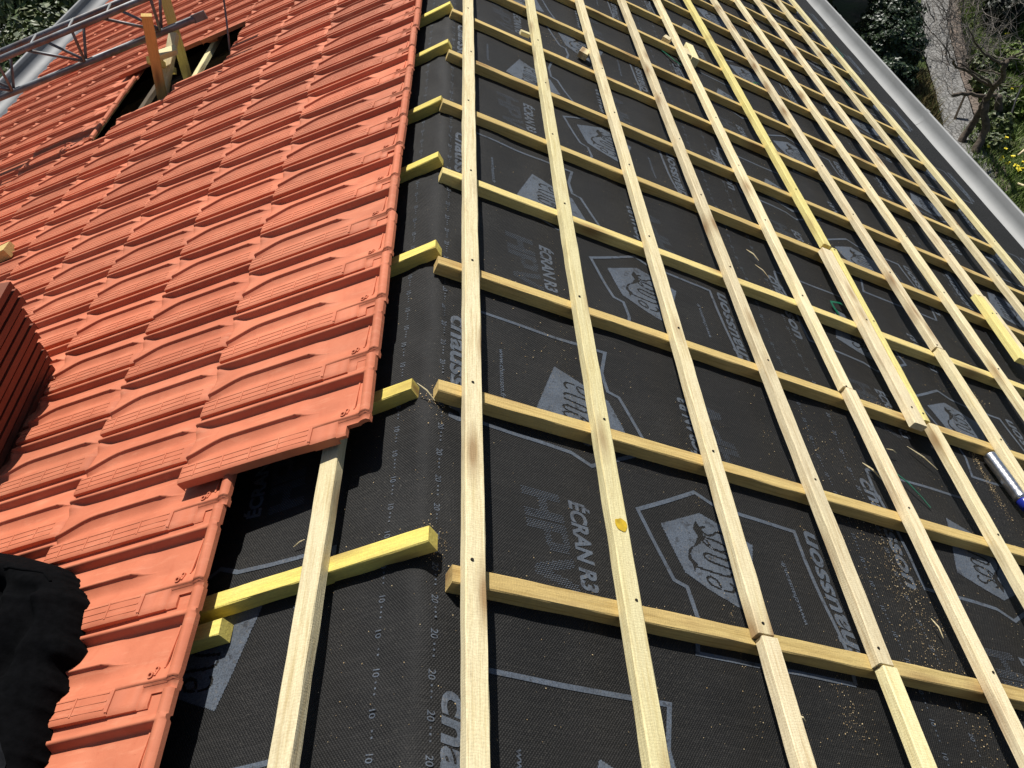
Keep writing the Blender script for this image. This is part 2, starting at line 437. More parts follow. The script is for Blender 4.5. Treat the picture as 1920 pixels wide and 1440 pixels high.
def marks(s, body, y0):
    vs, fs, L = text_polys(body, .021, .0002, .1)
    for k in range(14):
        yy = y0 + k*PER/14
        MARKS.append(([(s + b, yy - a) for a, b in vs], fs))
        for q in (.030, .042, .054):
            MARKS.append(([(s+.006, yy-q), (s+.010, yy-q), (s+.010, yy-q-.004), (s+.006, yy-q-.004)], [[0, 1, 2, 3]]))
marks(-.098, '10', .62); marks(.024, '20', .60)
def printed(name, parent, ds, dy, s0, s1, y0, y1, off):
    bm = bmesh.new()
    for k in range(-4, 12):
        for flip in (0, 1):
            for vs, fs in LIGHT + (MARKS if not flip else []):
                pts = [((CX - a, CY - b) if flip else (a, b)) for a, b in vs]
                pts = [(a + ds, b + dy + (k-1)*PER) for a, b in pts]
                ys = [p[1] for p in pts]
                if max(ys) < y0 or min(ys) > y1: continue
                sub = bmesh.new()
                bv = [sub.verts.new((a, b, 0)) for a, b in pts]
                for f in fs:
                    try: sub.faces.new([bv[i] for i in f])
                    except ValueError: pass
                for q in range(4):
                    lg = [e for e in sub.edges if e.calc_length() > .045]
                    if not lg: break
                    bmesh.ops.subdivide_edges(sub, edges=lg, cuts=1)
                bmesh.ops.triangulate(sub, faces=[f for f in sub.faces if len(f.verts) > 4])
                kill = [v for v in sub.verts if not (s0 < v.co.x < s1 and y0 < v.co.y < y1)]
                if kill: bmesh.ops.delete(sub, geom=kill, context='VERTS')
                mp = {}
                for v in sub.verts:
                    s, y = v.co.x, v.co.y
                    mp[v] = bm.verts.new(mpos(s, y, memb_h(s, y) + off + .0012))
                for f in sub.faces:
                    fv = [mp[v] for v in f.verts]
                    try: bm.faces.new(fv)
                    except ValueError: pass
                sub.free()
    bmesh.ops.recalc_face_normals(bm, faces=bm.faces)
    return obj(name, bm, PRINT, parent)

in_hole = lambda s, y: 1.33 < -s < 2.62 and (4.62 if -s > 1.7 else 4.95) < y < 6.05
YN, YF = -.6, 11.2
S1 = sheet('roofing_underlay', -.215, 1.25, YN, YF, 0.0)
tag(S1, 'black printed roofing membrane folded over the bare ridge beside the tiles', 'roof membrane', 'strips of black roofing membrane')
printed('printed_lettering', S1, 0, 0, -.21, 1.245, YN, 10.9, 0.0)
S2 = sheet('roofing_underlay', 1.16, 2.70, YN, YF, -.005)
tag(S2, 'black printed roofing membrane strip halfway down the battened slope', 'roof membrane', 'strips of black roofing membrane')
printed('printed_lettering', S2, 1.44, .97, 1.255, 2.695, YN, 10.9, -.005)
S3 = sheet('roofing_underlay', 2.60, 4.22, YN, YF, -.010)
tag(S3, 'black printed roofing membrane strip along the pale gutter on the battened slope', 'roof membrane', 'strips of black roofing membrane')
printed('printed_lettering', S3, 2.90, .72, 2.705, 4.19, YN, 10.9, -.010)
S0 = sheet('roofing_underlay', -2.9, -.14, YN, YF, -.005, hole=in_hole, ds=.06, dy=.06)
tag(S0, 'black printed roofing membrane running under the terracotta tiles', 'roof membrane', 'strips of black roofing membrane')
printed('printed_lettering', S0, -1.342, -.257, -.9, -.22, YN, 2.2, -.005)

# ------------------------------------------------------------------ battens
def beam_mesh(name, L, w, h, mat, seed, wob=.0020, seg=.03):
    """board with local X along its length, top face at z=0, bevelled and slightly uneven"""
    bm = bmesh.new(); n = max(2, int(L/seg)); c = min(.0025, w*.1)
    prof = [(-w/2, -h), (w/2, -h), (w/2, -c), (w/2-c, 0), (-w/2+c, 0), (-w/2, -c)]
    rings = []
    for i in range(n+1):
        x = L*i/n
        by = .003*nz(x*.7, seed, 0) ; bz = .0012*nz(x*.9, seed, 5)
        rings.append([bm.verts.new((x, a + by + wob*nz(x*9, seed + k*3.1, 1), b + bz*(1 if b > -h else 0) + wob*.5*nz(x*9, seed + k*5.3, 2)*(1 if b > -h else 0))) for k, (a, b) in enumerate(prof)])
    m = len(prof)
    for a, b in zip(rings, rings[1:]):
        for k in range(m): bm.faces.new((a[k], b[k], b[(k+1) % m], a[(k+1) % m]))
    bm.faces.new(list(reversed(rings[0])) if False else rings[0]); bm.faces.new(list(reversed(rings[-1])))
    bmesh.ops.recalc_face_normals(bm, faces=bm.faces)
    return bm
def beam(name, p0, p1, up, w, h, mat, seed, parent=None):
    p0, p1 = Vector(p0), Vector(p1); X = (p1 - p0); L = X.length; X.normalize()
    Z = (up - X*up.dot(X)).normalized(); Y = Z.cross(X)
    M = Matrix(((X.x, Y.x, Z.x, p0.x), (X.y, Y.y, Z.y, p0.y), (X.z, Y.z, Z.z, p0.z), (0, 0, 0, 1)))
    return obj(name, beam_mesh(name, L, w, h, mat, seed), mat, parent, mw=M)
NR = Vector((ST, 0, CT)); NL = Vector((-ST, 0, CT)); UPV = Vector((0, 0, 1))
bmn = bmesh.new(); bmesh.ops.create_cone(bmn, cap_ends=True, segments=8, radius1=.0042, radius2=.0036, depth=.002)
NAILME = bpy.data.meshes.new('nail_head'); bmn.to_mesh(NAILME); bmn.free(); NAILME.materials.append(NAIL)
def nail(parent, side, s, y, t):
    n = bpy.data.objects.new('nail_head', NAILME); COL.objects.link(n)
    o = PT(side, s, y, t); M = frame_right(o) if side > 0 else frame_left(o)
    n.parent = parent; n.matrix_parent_inverse = parent.matrix_world.inverted(); n.matrix_world = M
def put(name, *a, nails=(), **k):
    return beam(name, *a, **k)

BG = 'tiling battens laid along the bare slope'; CG = 'counter battens running down the bare slope'; LG = 'counter batten ends sticking out from under the tiles'
BT = .070; CTOP = .040
def batten(s0, y0, s1, y1, mat, label, w=.046, side=1, top=BT, h=.029, group=BG, seed=None):
    up = NR if side > 0 else NL
    o = beam('tiling_batten', PT(side, s0, y0, top), PT(side, s1, y1, top), up, w, h, mat, seed if seed is not None else random.random()*90)
    tag(o, label, 'batten', group)
    bpy.context.view_layer.update()
    ys = CBY if side > 0 else CBYL
    for cy in ys:
        if min(y0, y1) < cy < min(max(y0, y1), 4.6) and cy > .4 and side > 0:
            nail(o, side, lerp(s0, s1, (cy-y0)/(y1-y0)) + random.uniform(-.01, .01), cy + random.uniform(-.012, .012), top + .0012)
    return o
BL = [(.0892,.558,.0788,4.321),(.4581,.603,.4507,4.768),(.8212,.648,.8158,5.207),(1.1759,.691,1.1857,5.652),(1.5373,1.502,1.5435,6.082),(1.9010,1.603,1.9072,6.520),(2.2730,3.288,2.2590,6.943),(2.6220,3.482,2.6083,7.363),(2.9579,3.669,2.9550,7.780),(3.3076,3.863,3.3440,8.247),(3.6332,4.044,3.6507,8.616)]
def bsy(k, y):
    a, b, c, d = BL[k]; return a + (c - a)*(y - b)/(d - b) + .006
batten(bsy(0, -.5), -.5, bsy(0, 11)-.004, 11, PALE, 'pale sawn batten nearest the ridge, on the bare slope beside the fold')
batten(bsy(1, -.5)+.002, -.5, bsy(1, 11)-.002, 11, YEL, 'yellowish batten, second out from the ridge, with an amber resin stain')
batten(bsy(2, -.5)+.004, -.5, bsy(2, .945)+.004, .945, PINK, 'short near length of the third batten from the ridge, butted at a dark joint')
batten(bsy(2, .950)-.004, .950, bsy(2, 11), 11, PALE, 'pale far length of the third batten from the ridge')
batten(bsy(3, -.5)+.003, -.5, bsy(3, .933)+.003, .933, YEL, 'yellowish near length of the fourth batten from the ridge')
batten(bsy(3, .938)-.004, .938, bsy(3, 11), 11, PINK, 'long pinkish length of the fourth batten from the ridge')
batten(bsy(4, -.5)+.006, -.5, bsy(4, 2.055)+.008, 2.055, PINK, 'greyish near length of the fifth batten from the ridge')
batten(bsy(4, 2.06)-.002, 2.06, bsy(4, 11)-.003, 11, PALE, 'cream far length of the fifth batten from the ridge with a splintered lower end')
batten(bsy(5, -.5)+.008, -.5, bsy(5, 2.010)+.010, 2.010, PALE, 'cream near length of the sixth batten from the ridge')
batten(bsy(5, 1.985)-.062, 1.985, bsy(5, 3.12)-.036, 3.12, PINK, 'pinkish broad batten piece with a dark torn lower end, doubled against a yellow strip', w=.060)
batten(bsy(5, 2.02)-.012, 2.02, bsy(5, 3.16)+.022, 3.16, BRIGHT, 'narrow bright yellow strip laid against the pinkish doubled batten piece', w=.030)
batten(bsy(5, 3.17)-.012, 3.17, bsy(5, 11)-.004, 11, BRIGHT, 'bright yellow far length of the sixth batten from the ridge')
batten(bsy(6, -.5), -.5, bsy(6, 2.590), 2.590, PALE, 'cream near length of the seventh batten, beside the metal canister')
batten(bsy(6, 2.595)-.006, 2.595, bsy(6, 11), 11, PINK, 'pinkish grey far length of the seventh batten from the ridge')
batten(bsy(7, -.5), -.5, bsy(7, 11), 11, PALE, 'unbroken cream batten, eighth from the ridge')
batten(bsy(8, -.5)+.020, -.5, bsy(8, 3.32)+.016, 3.32, PALE, 'cream near length of the ninth batten, overlapped by a yellow plank end')
batten(bsy(8, 2.790)-.045, 2.790, bsy(8, 3.30)-.020, 3.30, BRIGHT, 'short yellow batten plank ending loose beside the ninth batten', w=.066)
batten(bsy(8, 3.31), 3.31, bsy(8, 11), 11, PINK, 'pinkish far length of the ninth batten from the ridge')
batten(bsy(9, -.5), -.5, bsy(9, 11), 11, PALE, 'cream batten with regular saw marks, second from the gutter')
batten(bsy(10, -.5), -.5, bsy(10, 11), 11, YEL, 'knotty yellow batten lying closest to the gutter')
rb = [o for o in bpy.data.objects if o.get('label', '').startswith('yellowish batten, second')][0]
RESIN = mat_plain('amber_resin', (.50, .33, .02), .45, 0, .25, 60)
bm = bmesh.new(); pts = []
for k in range(22):
    a = k*math.pi/11; r = .018*(1 + .25*nz(math.cos(a)*1.5, math.sin(a)*1.5, 3))
    pts.append(bm.verts.new(RP(bsy(1, 1.167) + .004 + r*math.cos(a)*.95, 1.167 + r*math.sin(a)*1.0, BT + .0022)))
bm.faces.new(pts); st_ = obj('resin_stain', bm, RESIN, rb); st_.matrix_parent_inverse = rb.matrix_world.inverted()
# counter battens down the right slope
cb_s0 = {0.975: .053, 1.523: .008, 2.063: -.008, 2.607: -.007, 3.157: -.018, 3.677: -.002, 4.2: .006}
vis = [c for c in CBY if c > .2]
for i, c in enumerate(CBY):
    s0 = cb_s0.get(c, random.uniform(-.008, .012))
    w = .0415 + random.uniform(-.002, .002)
    m = CBW
    if abs(c - 1.523) < .01 or abs(c - .975) < .01: m = CBW
    if abs(c - 2.607) < .01: m = HONEY
    o = beam('counter_batten', RP(s0, c - w/2, CTOP), RP(3.675, c - w/2 + random.uniform(-.004, .004), CTOP), NR, w, .040, m, i*7.7)
    k = i - 1
    if k < 0: tag(o, 'counter batten under the near frame edge, closest to the viewer', 'counter batten', CG)
    else: tag(o, ('honey' if m is CBW else 'yellow' if m is HONEY else 'pale' if m is PALE else 'pinkish' if m is PINK else 'yellow') + ' counter batten, %s up from the bottom of the photo' % ORD[k], 'counter batten', CG)
# left slope
for i, c in enumerate(CBYL):
    if c < .7: continue
    e = {1.030: -.036, 1.520: .033, 2.125: -.017, 2.700: -.009, 3.172: -.008, 3.750: -.028}.get(c, -.03)
    far = 1.35 if 4.6 < c < 6.1 else 4.1
    w = .042
    o = beam('counter_batten', LP(far, c, CTOP), LP(e, c, CTOP), NL, w, .040, DEEP, 40 + i*3.3)
    tag(o, 'yellow counter batten end on the tiled side, %s up from the photo bottom' % ORD[i-1], 'counter batten', LG)
o = beam('counter_batten', LP(1.2, .952, CTOP), LP(.478, .957, CTOP), NL, .042, .040, DEEP, 91.0)
tag(o, 'stubby bright yellow batten end doubled under the lowest tiles', 'counter batten', LG)
batten(.234, -.5, .226, 11, PALE, 'weathered pale batten left of the ridge running under the upper tile row', side=-1, w=.050, group='tiling battens on the tiled slope')
for k in (1, 4, 5, 6):
    if k == 1: batten(.624, -.3, .624, 4.3, PALE, 'batten under the second tile row, hidden by tiles', side=-1, group='tiling battens on the tiled slope')
    else: batten(.234 + .39*k, 3.9 if k < 5 else 4.0, .234 + .39*k, 6.6, YEL if k != 5 else DARKW, '%s batten bared inside the gap in the tiles' % {4: 'upper yellowish', 5: 'middle dark', 6: 'lower yellowish'}[k], side=-1, w=.045, group='tiling battens on the tiled slope')

# ------------------------------------------------------------------ roof tiles
TL, TW = .530, .262       # length, full width with side lap
PITCH = .2300
RISE = .065
LOW_HEAD = [False]     # tiles whose head lies under the row above have a lower head
VR = .118
def flare(u, v):
    """how far the middle rib swings towards the near edge close to the tail"""
    w = sm(.055, VR, v)*.5 + .5*max(0, min(1, (v - .055)/(VR - .055))) if v < VR else 1 - sm(VR + .01, .187, v)
    return .034*(sm(.39, .54, u)**1.5)*w
def tile_h(u, v):
    """upper face of one interlocking tile: u from head to tail, v from the near edge away (before the flare)"""
    comb = .040 - .06*(v if v < .055 else .055)
    tail = sm(.40, .53, u)
    if v < .055: a = comb
    elif v < VR:
        x = (v - .055)/(VR - .055); a = .0340 - .0150*sm(0, .66, x) + .0095*x**3.2
    elif v < VR + .0050: a = lerp(.0285, .0368, sm(VR - .0005, VR + .0050, v))
    elif v < VR + .014: a = lerp(.0368, .0325, sm(VR + .0050, VR + .014, v))
    elif v < .188: x = (v - VR - .014)/(.188 - VR - .014); a = lerp(.0325, .0165 + .002*tail, 1 - (1 - min(x, 1))**1.4) + .013*sm(.480, .535, u)**1.3*sm(.168, .188, v)
    else:
        foot = .189 + .010*sm(.44, .53, u)
        a = lerp(.0165 + .002*tail + .013*sm(.480, .535, u)**1.3, .0375, sm(foot, .2015, v))
    if v < .055: b = comb - .002
    elif v < .188: b = lerp(.034, .0185, sm(.055, .110, v)) - .004*sm(.13, .19, v)
    else: b = lerp(.0145, .0375, sm(.190, .201, v))
    kk = sm(.150, .225, u)*(1 - .0*v)
    if .07 < v < .188: kk = sm(.150, .235, u) if v < VR + .004 else sm(.180, .212, u + .03*(v - VR))
    h = lerp(b, a, kk)
    if v > .2065: h = .0375 - .0125*sm(.2065, .2135, v)
    rim = sm(.0, .006, u)*(1 - sm(.020, .027, u))
    if v > .018: h = max(h, .032 + .010*rim) if u < .027 else h
    if u < .155 and v < .055: h -= .003
    if u < .085 and v < .050: h -= .004
    if LOW_HEAD[0] and u < .17: h = lerp(min(h, .0195), h, sm(.142, .17, u))
    return h + u*RISE
def make_tile(name, mat, skirt=.0125):
    bm = bmesh.new()
    us = [0, .006, .013, .022, .029, .04, .060, .0849, .0851, .11, .1549, .1551, .17, .185, .20, .215, .235, .26, .30, .34, .38, .405, .43, .45, .465, .48, .49, .50, .51, .518, .524, .53]
    vs_ = [0, .006, .0175, .0185, .03, .0495, .0505, .0548, .0552, .060, .066, .072, .078, .084, .090, .096, .102, .107, .112, .1155, .1178, .1195, .121, .1225, .1243, .1262, .1285, .132, .136, .143, .150, .157, .165, .172, .179, .184, .1878, .1882, .191, .1935, .196, .1985, .2005, .2025, .2065, .210, .2135, .222, .24, .262]
    top = [[bm.verts.new((u, -v + flare(u, v), tile_h(u, v) - (.003 if v == 0 else 0) - (.003 if u == TL else 0))) for v in vs_] for u in us]
    def keep(i, j): return not (us[i] < .045 and vs_[j] < .030)
    grid_faces(bm, top, keep)
    for f in bm.faces: f.smooth = True
    # rim faces and underside
    bot = [[bm.verts.new((u, -v + flare(u, v), tile_h(u, v) - skirt - (.016 if (v < .004 and u > .085) else 0) - (.010 if u > .525 else 0))) for v in vs_] for u in us]
    n0 = len(bm.faces)
    for i in range(len(us)-1):
        for j in range(len(vs_)-1):
            if keep(i, j): bm.faces.new((bot[i][j+1], bot[i+1][j+1], bot[i+1][j], bot[i][j]))
    def wall(a, b):
        (i, j), (k, l) = a, b
        q = [Vector(top[i][j].co), Vector(top[k][l].co), Vector(bot[k][l].co), Vector(bot[i][j].co)]
        bm.faces.new([bm.verts.new(c) for c in q])
    I, J = len(us)-1, len(vs_)-1
    for i in range(I):
        if us[i] >= .045-.006 or True:
            if keep(i, 0): wall((i, 0), (i+1, 0))
            wall((i+1, J), (i, J))
    for j in range(J):
        if keep(0, j): wall((0, j+1), (0, j))
        wall((I, j), (I, j+1))
    iu = max(i for i in range(I) if us[i] < .045) + 1; jv = max(j for j in range(J) if vs_[j] < .030) + 1
    for j in range(jv): wall((iu, j+1), (iu, j))
    for i in range(iu): wall((i, jv), (i+1, jv))
    # comb of raised fillets along the near cover
    def fillet(u0, u1, v0, v1, hgt=.0012):
        a = []
        for (u, v) in ((u0, v0), (u1, v0), (u1, v1), (u0, v1)): a.append((u, v))
        lo = [bm.verts.new((u, -v, tile_h(u, v) - .001)) for u, v in a]; hi = [bm.verts.new((u, -v, tile_h(u, v) + hgt)) for u, v in a]
        bm.faces.new(hi[::-1])
        for k in range(4): bm.faces.new((lo[k], hi[k], hi[(k+1) % 4], lo[(k+1) % 4]))
    cs = [.185 if LOW_HEAD[0] else .160, .245, .325, .405, .485, .527]
    for a, b in zip(cs, cs[1:]):
        for v in (.013, .031, .0488): fillet(a + .0035, b - .0035, v, v + .0034)
    for a in cs[1:-1]: fillet(a - .0022, a + .0022, .010, .0525, .0014)
    if not LOW_HEAD[0]: fillet(.1535, .158, .006, .054, .003)
    # raised line along the head and the nail lug
    if not LOW_HEAD[0]: fillet(.046, .050, .085, .187, .0022)
    for (cu, cv, r, hh) in () if LOW_HEAD[0] else ((.066, .086, .0055, .004), (.072, .070, .0075, .005)):
        ring_l = []; ring_h = []
        for k in range(10):
            x = cu + r*math.cos(k*math.pi/5); y = cv + r*math.sin(k*math.pi/5)
            ring_l.append(bm.verts.new((x, -y, tile_h(cu, cv) - .004))); ring_h.append(bm.verts.new((x, -y, tile_h(cu, cv) + hh)))
        inn = [bm.verts.new((cu + .55*(v.co.x-cu), -cv + .55*(v.co.y + cv), v.co.z)) for v in ring_h]
        pit = [bm.verts.new((v.co.x, v.co.y, v.co.z - .009)) for v in inn]
        for k in range(10):
            q = (k+1) % 10
            bm.faces.new((ring_l[q], ring_l[k], ring_h[k], ring_h[q])); bm.faces.new((ring_h[q], ring_h[k], inn[k], inn[q])); bm.faces.new((inn[q], inn[k], pit[k], pit[q]))
        bm.faces.new(pit[::-1])
    if not LOW_HEAD[0]: fillet(.060, .064, .068, .086, .003)
    me = bpy.data.meshes.new(name); bm.normal_update(); bm.to_mesh(me); bm.free(); me.materials.append(mat)
    return me
TILEME = make_tile('roof_tile', TILE)
LOW_HEAD[0] = True
TILELOW = make_tile('roof_tile', TILE)
LOW_HEAD[0] = False

# camera numbers are needed to leave out tiles that lie far outside the frame
YAW, PIT, ROL, FPX = .0363237722655223, -.7581108165997514, -.0048216708185622285, 1527.8264790315486
CAM = Vector((.1069*1.45, 0, 1.45))
fw = Vector((math.sin(YAW)*math.cos(PIT), math.cos(YAW)*math.cos(PIT), math.sin(PIT)))
rt = Vector((math.cos(YAW), -math.sin(YAW), 0)); upc = rt.cross(fw)
rt2 = rt*math.cos(ROL) + upc*math.sin(ROL); up2 = upc*math.cos(ROL) - rt*math.sin(ROL)
def proj(p):
    d = p - CAM; z = d.dot(fw)
    return (960 + FPX*d.dot(rt2)/z, 720 - FPX*d.dot(up2)/z) if z > .05 else (-9999, -9999)
HOLE = {3: (5.02, 5.58), 4: (4.80, 5.76), 5: (4.62, 5.84)}
ntile = 0
def course_word(k): return ['upper', 'second', 'third', 'fourth', 'fifth', 'sixth', 'seventh', 'eighth', 'ninth', 'lowest'][k]
for k in range(10):
    sh = .105 + .390*k
    ref = 1.340 if k % 2 == 0 else 1.220
    first = 0; idx = 0
    for n in range(-8, 46):
        yv = ref + PITCH*n
        if k == 0 and n < 0: continue
        if k in HOLE and HOLE[k][0] - .12 < yv < HOLE[k][1] - .05: continue
        pts = [proj(LP(sh + a, yv + b, .11)) for a in (.02, .5) for b in (0, .23)]
        xs = [p[0] for p in pts]; ys = [p[1] for p in pts]
        if max(xs) < -25 or max(ys) < -25 or min(ys) > 1470: continue
        # hidden behind the stack and the jacket at the frame edge
        idx += 1
        o = bpy.data.objects.new('roof_tile', TILEME if k == 0 or (k == 1 and yv < 1.30) or (k == 6 and 4.6 < yv < 5.65) else TILELOW); COL.objects.link(o)
        jit = Matrix.Translation((random.gauss(0, .003), random.gauss(0, .0016), random.uniform(0, .0025))) @ Matrix.Rotation(random.gauss(0, .0055), 4, 'Z') @ Matrix.Rotation(random.gauss(0, .006), 4, 'X') @ Matrix.Rotation(random.uniform(-.003, .004), 4, 'Y')
        o.matrix_world = frame_left(LP(sh, yv, .070)) @ jit
        extra = ''
        if k == 0 and n == 0: lab = 'terracotta tile at the near end of the upper row, its lower edge over open membrane'
        else: lab = "terracotta tile in the %s row from the ridge, %s along from that row's near end" % (course_word(k), ORD[idx-1])
        tag(o, lab, 'roof tile', 'terracotta tiles laid on the left slope'); ntile += 1
print('TILES', ntile)
# loose tiles: one tipped in the gap, and the stack at the frame edge
def loose_tile(M, label, group, mat=None):
    o = bpy.data.objects.new('roof_tile', TILEME if mat is None else mat); COL.objects.link(o); o.matrix_world = M
    tag(o, label, 'roof tile', group); return o
STK = make_tile('roof_tile', TILE_SHADED, .022)
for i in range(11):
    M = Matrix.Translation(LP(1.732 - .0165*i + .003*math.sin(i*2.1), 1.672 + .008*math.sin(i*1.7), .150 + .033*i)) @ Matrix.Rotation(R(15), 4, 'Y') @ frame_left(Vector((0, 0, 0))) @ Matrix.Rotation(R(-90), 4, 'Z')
    loose_tile(M, 'shade-darkened red tile in the stack by the left frame edge, %s from the bottom' % ORD[i], 'tiles piled up in a stack', STK)

# ------------------------------------------------------------------ gutters
def gutter(name, prof, y0, y1, mat, label):
    bm = bmesh.new(); n = 40; rows = []
    for j in range(n+1):
        y = lerp(y0, y1, j/n)
        rows.append([bm.verts.new((x + .004*nz(y*.8, x, 1), y, z + .003*nz(y*.9, x, 4))) for x, z in prof])
    grid_faces(bm, rows)
    o = obj(name, bm, mat, None, smooth=True)
    md = o.modifiers.new('solid', 'SOLIDIFY'); md.thickness = .003; md.offset = 0
    return tag(o, label, 'gutter', 'roof gutters')
cx, cz, rg = 4.010, -1.870, .175
prof = [(3.79, -1.78), (3.835, -1.80), (3.842, -1.86)] + [(cx - rg*.96*math.cos(a*math.pi/12), cz - .62*rg*math.sin(a*math.pi/12)) for a in range(1, 12)] + [(cx + rg*.96, cz + .02), (cx + rg*.96 + .012, cz + .032), (cx + rg*.96 + .024, cz + .022), (cx + rg*.96 + .018, cz + .008)]
gt = gutter('gutter', prof, -.5, 12, ZINC, 'pale grey metal gutter along the edge of the battened slope')
for y in (6.9, 9.3):
    bm = bmesh.new(); rows = [[bm.verts.new((x + (.0035 if i > 14 else -.001), yy, z + .0045)) for i, (x, z) in enumerate(prof)] for yy in (y - .03, y, y + .03)]
    grid_faces(bm, rows); obj('joint_strip', bm, ZINC, gt, smooth=True)
prof = [(-3.86, -1.735), (-3.98, -1.80), (-4.22, -1.845)] + [(-4.22 - .115*(1-math.cos(a*math.pi/10)), -1.845 - .07*math.sin(a*math.pi/10)) for a in range(1, 11)] + [(-4.455, -1.80), (-4.475, -1.79), (-4.485, -1.80)]
g2 = gutter('gutter', prof, -.5, 12.4, ZINC_D, 'weathered dark grey gutter below the tiled slope, behind the truss')

# ------------------------------------------------------------------ house under the roof
house = empty('house', (0, 5, -5)); tag(house, 'house carrying the half tiled roof, seen through the gap in the tiles', 'house')
bm = bmesh.new()
for x0, x1, y0, y1 in ((-3.72, -3.50, -.4, 11), (3.46, 3.70, -.4, 11), (-3.5, 3.46, -.4, -.2), (-3.5, 3.46, 10.8, 11)):
    add_box(bm, ((x0+x1)/2, (y0+y1)/2, (-5.05-1.78)/2), x1-x0, y1-y0, 5.05-1.78)
obj('wall', bm, WALL, house)
for c in [.43, 1.03, 1.52, 2.12, 2.7, 3.17, 3.75, 4.3, 4.9, 5.86, 6.37, 6.9, 7.4, 8.0, 8.6, 9.2, 9.8, 10.4]:
    beam('rafter', LP(4.0, c, -.055), LP(.06, c, -.055), NL, .07, .17, DARKW, c*3, parent=house)
bm = bmesh.new(); add_box(bm, (0, 5.3, -2.35), 6.9, 10.9, .05); obj('attic_floor', bm, DARKW, house)
bm = bmesh.new(); add_box(bm, (3.74, 5.3, -1.80), .03, 11.6, .16); obj('fascia', bm, DARKW, house)
bm = bmesh.new(); add_box(bm, (-3.80, 5.3, -1.82), .03, 11.6, .14); obj('fascia', bm, DARKW, house)

# ------------------------------------------------------------------ trestle and truss at the gap
trestle = empty('wooden_trestle', LP(1.95, 5.2, 0)); tag(trestle, 'rough wooden trestle of crossed struts standing in the gap and holding the truss', 'trestle')
def V(x, y, z): return Vector((x, y, z))
beam('post', V(-1.845, 4.985, -.86), V(-1.770, 4.965, -.240), V(.3, -1, .1), .058, .045, ORG, 3.1, trestle)
beam('post', V(-1.800, 5.42, -.86), V(-1.790, 5.40, -.02), V(.3, -1, .1), .060, .04, BRIGHT, 4.7, trestle)
beam('brace', V(-1.845, 5.02, -.72), V(-1.80, 5.38, -.48), V(0, 0, 1), .055, .04, PALE, 6.6, trestle)
beam('brace', V(-1.86, 5.36, -.70), V(-1.85, 5.05, -.50), V(0, -.3, 1), .055, .04, BRIGHT, 8.8, trestle)
beam('packing_block', V(-1.86, 5.16, -.53), V(-1.74, 5.20, -.505), V(0, 0, 1), .10, .03, PALE, 5.2, trestle)
beam('sole_plate', V(-1.90, 4.95, -.86), V(-1.80, 5.46, -.86), V(0, 0, 1), .10, .06, YEL, 1.2, trestle)

truss = empty('lattice_truss', V(-1.58, 5.2, -.34)); tag(truss, 'rusty grey steel lattice truss reaching over the tiled slope from the left', 'truss')
xa, xb = -1.577, -4.6
def chz(x): return -.338 + (x - xa)*.342
def chord(name, pts, r):
    bm = bmesh.new(); add_tube(bm, pts, r, 10); return obj(name, bm, RUST, truss, smooth=True)
chord('lower_chord', [V(xa, 5.2, chz(xa)), V(xb, 5.2, chz(xb))], .021)
TH_ = .228
chord('upper_chord', [V(-1.25, 5.105, chz(-1.25) + TH_), V(xb, 5.105, chz(xb) + TH_)], .019)
chord('upper_chord', [V(-1.25, 5.30, chz(-1.25) + TH_), V(xb, 5.30, chz(xb) + TH_)], .019)
x = -1.80; stp = .52
while x > xb + .3:
    for yy in (5.105, 5.30):
        for dx in (-stp*.55, .03):
            tx = x + dx
            bm = bmesh.new(); add_tube(bm, [V(x, 5.2 + (yy-5.2)*.1, chz(x) + .012), V(tx, yy, chz(tx) + TH_ - .01)], .0095, 6)
            obj('lattice_bar', bm, RUST, truss, smooth=True)
    for dx in (0, -stp/2):
        bm = bmesh.new(); add_tube(bm, [V(x+dx, 5.105, chz(x+dx) + TH_), V(x+dx-.03, 5.30, chz(x+dx) + TH_ + .004)], .0075, 6)
        obj('cross_bar', bm, ZINC, truss, smooth=True)
    x -= stp
bm = bmesh.new(); add_box(bm, (0, 0, 0), .09, .012, .05); o = obj('end_plate', bm, RUST, truss, mw=Matrix.Translation((xa + .03, 5.2, chz(xa) + .01)) @ Matrix.Rotation(-math.atan(.342), 4, 'Y'))
cab = bmesh.new()
add_tube(cab, [V(-1.36, 5.02, -.485), V(-1.365, 5.12, -.33), V(-1.38, 5.25, -.16), V(-1.40, 5.42, .06), V(-1.42, 5.6, .30)], .006, 6)
tag(obj('steel_cable', cab, RUST, None, smooth=True), 'thin dark cable running up from the gap in the tiles', 'cable')
beam_ = beam('wood_scrap', LP(1.42, 5.00, .02), LP(1.60, 5.12, .05), NL, .06, .03, PALE, 3.0); tag(beam_, 'pale splintered board lying in the gap at the foot of the cable', 'wood scrap')
beam_ = beam('wood_scrap', LP(1.74, 5.06, .03), LP(1.98, 5.12, .05), NL, .05, .03, PALE, 13.0); tag(beam_, 'pale board lying in the gap next to the front trestle post', 'wood scrap')

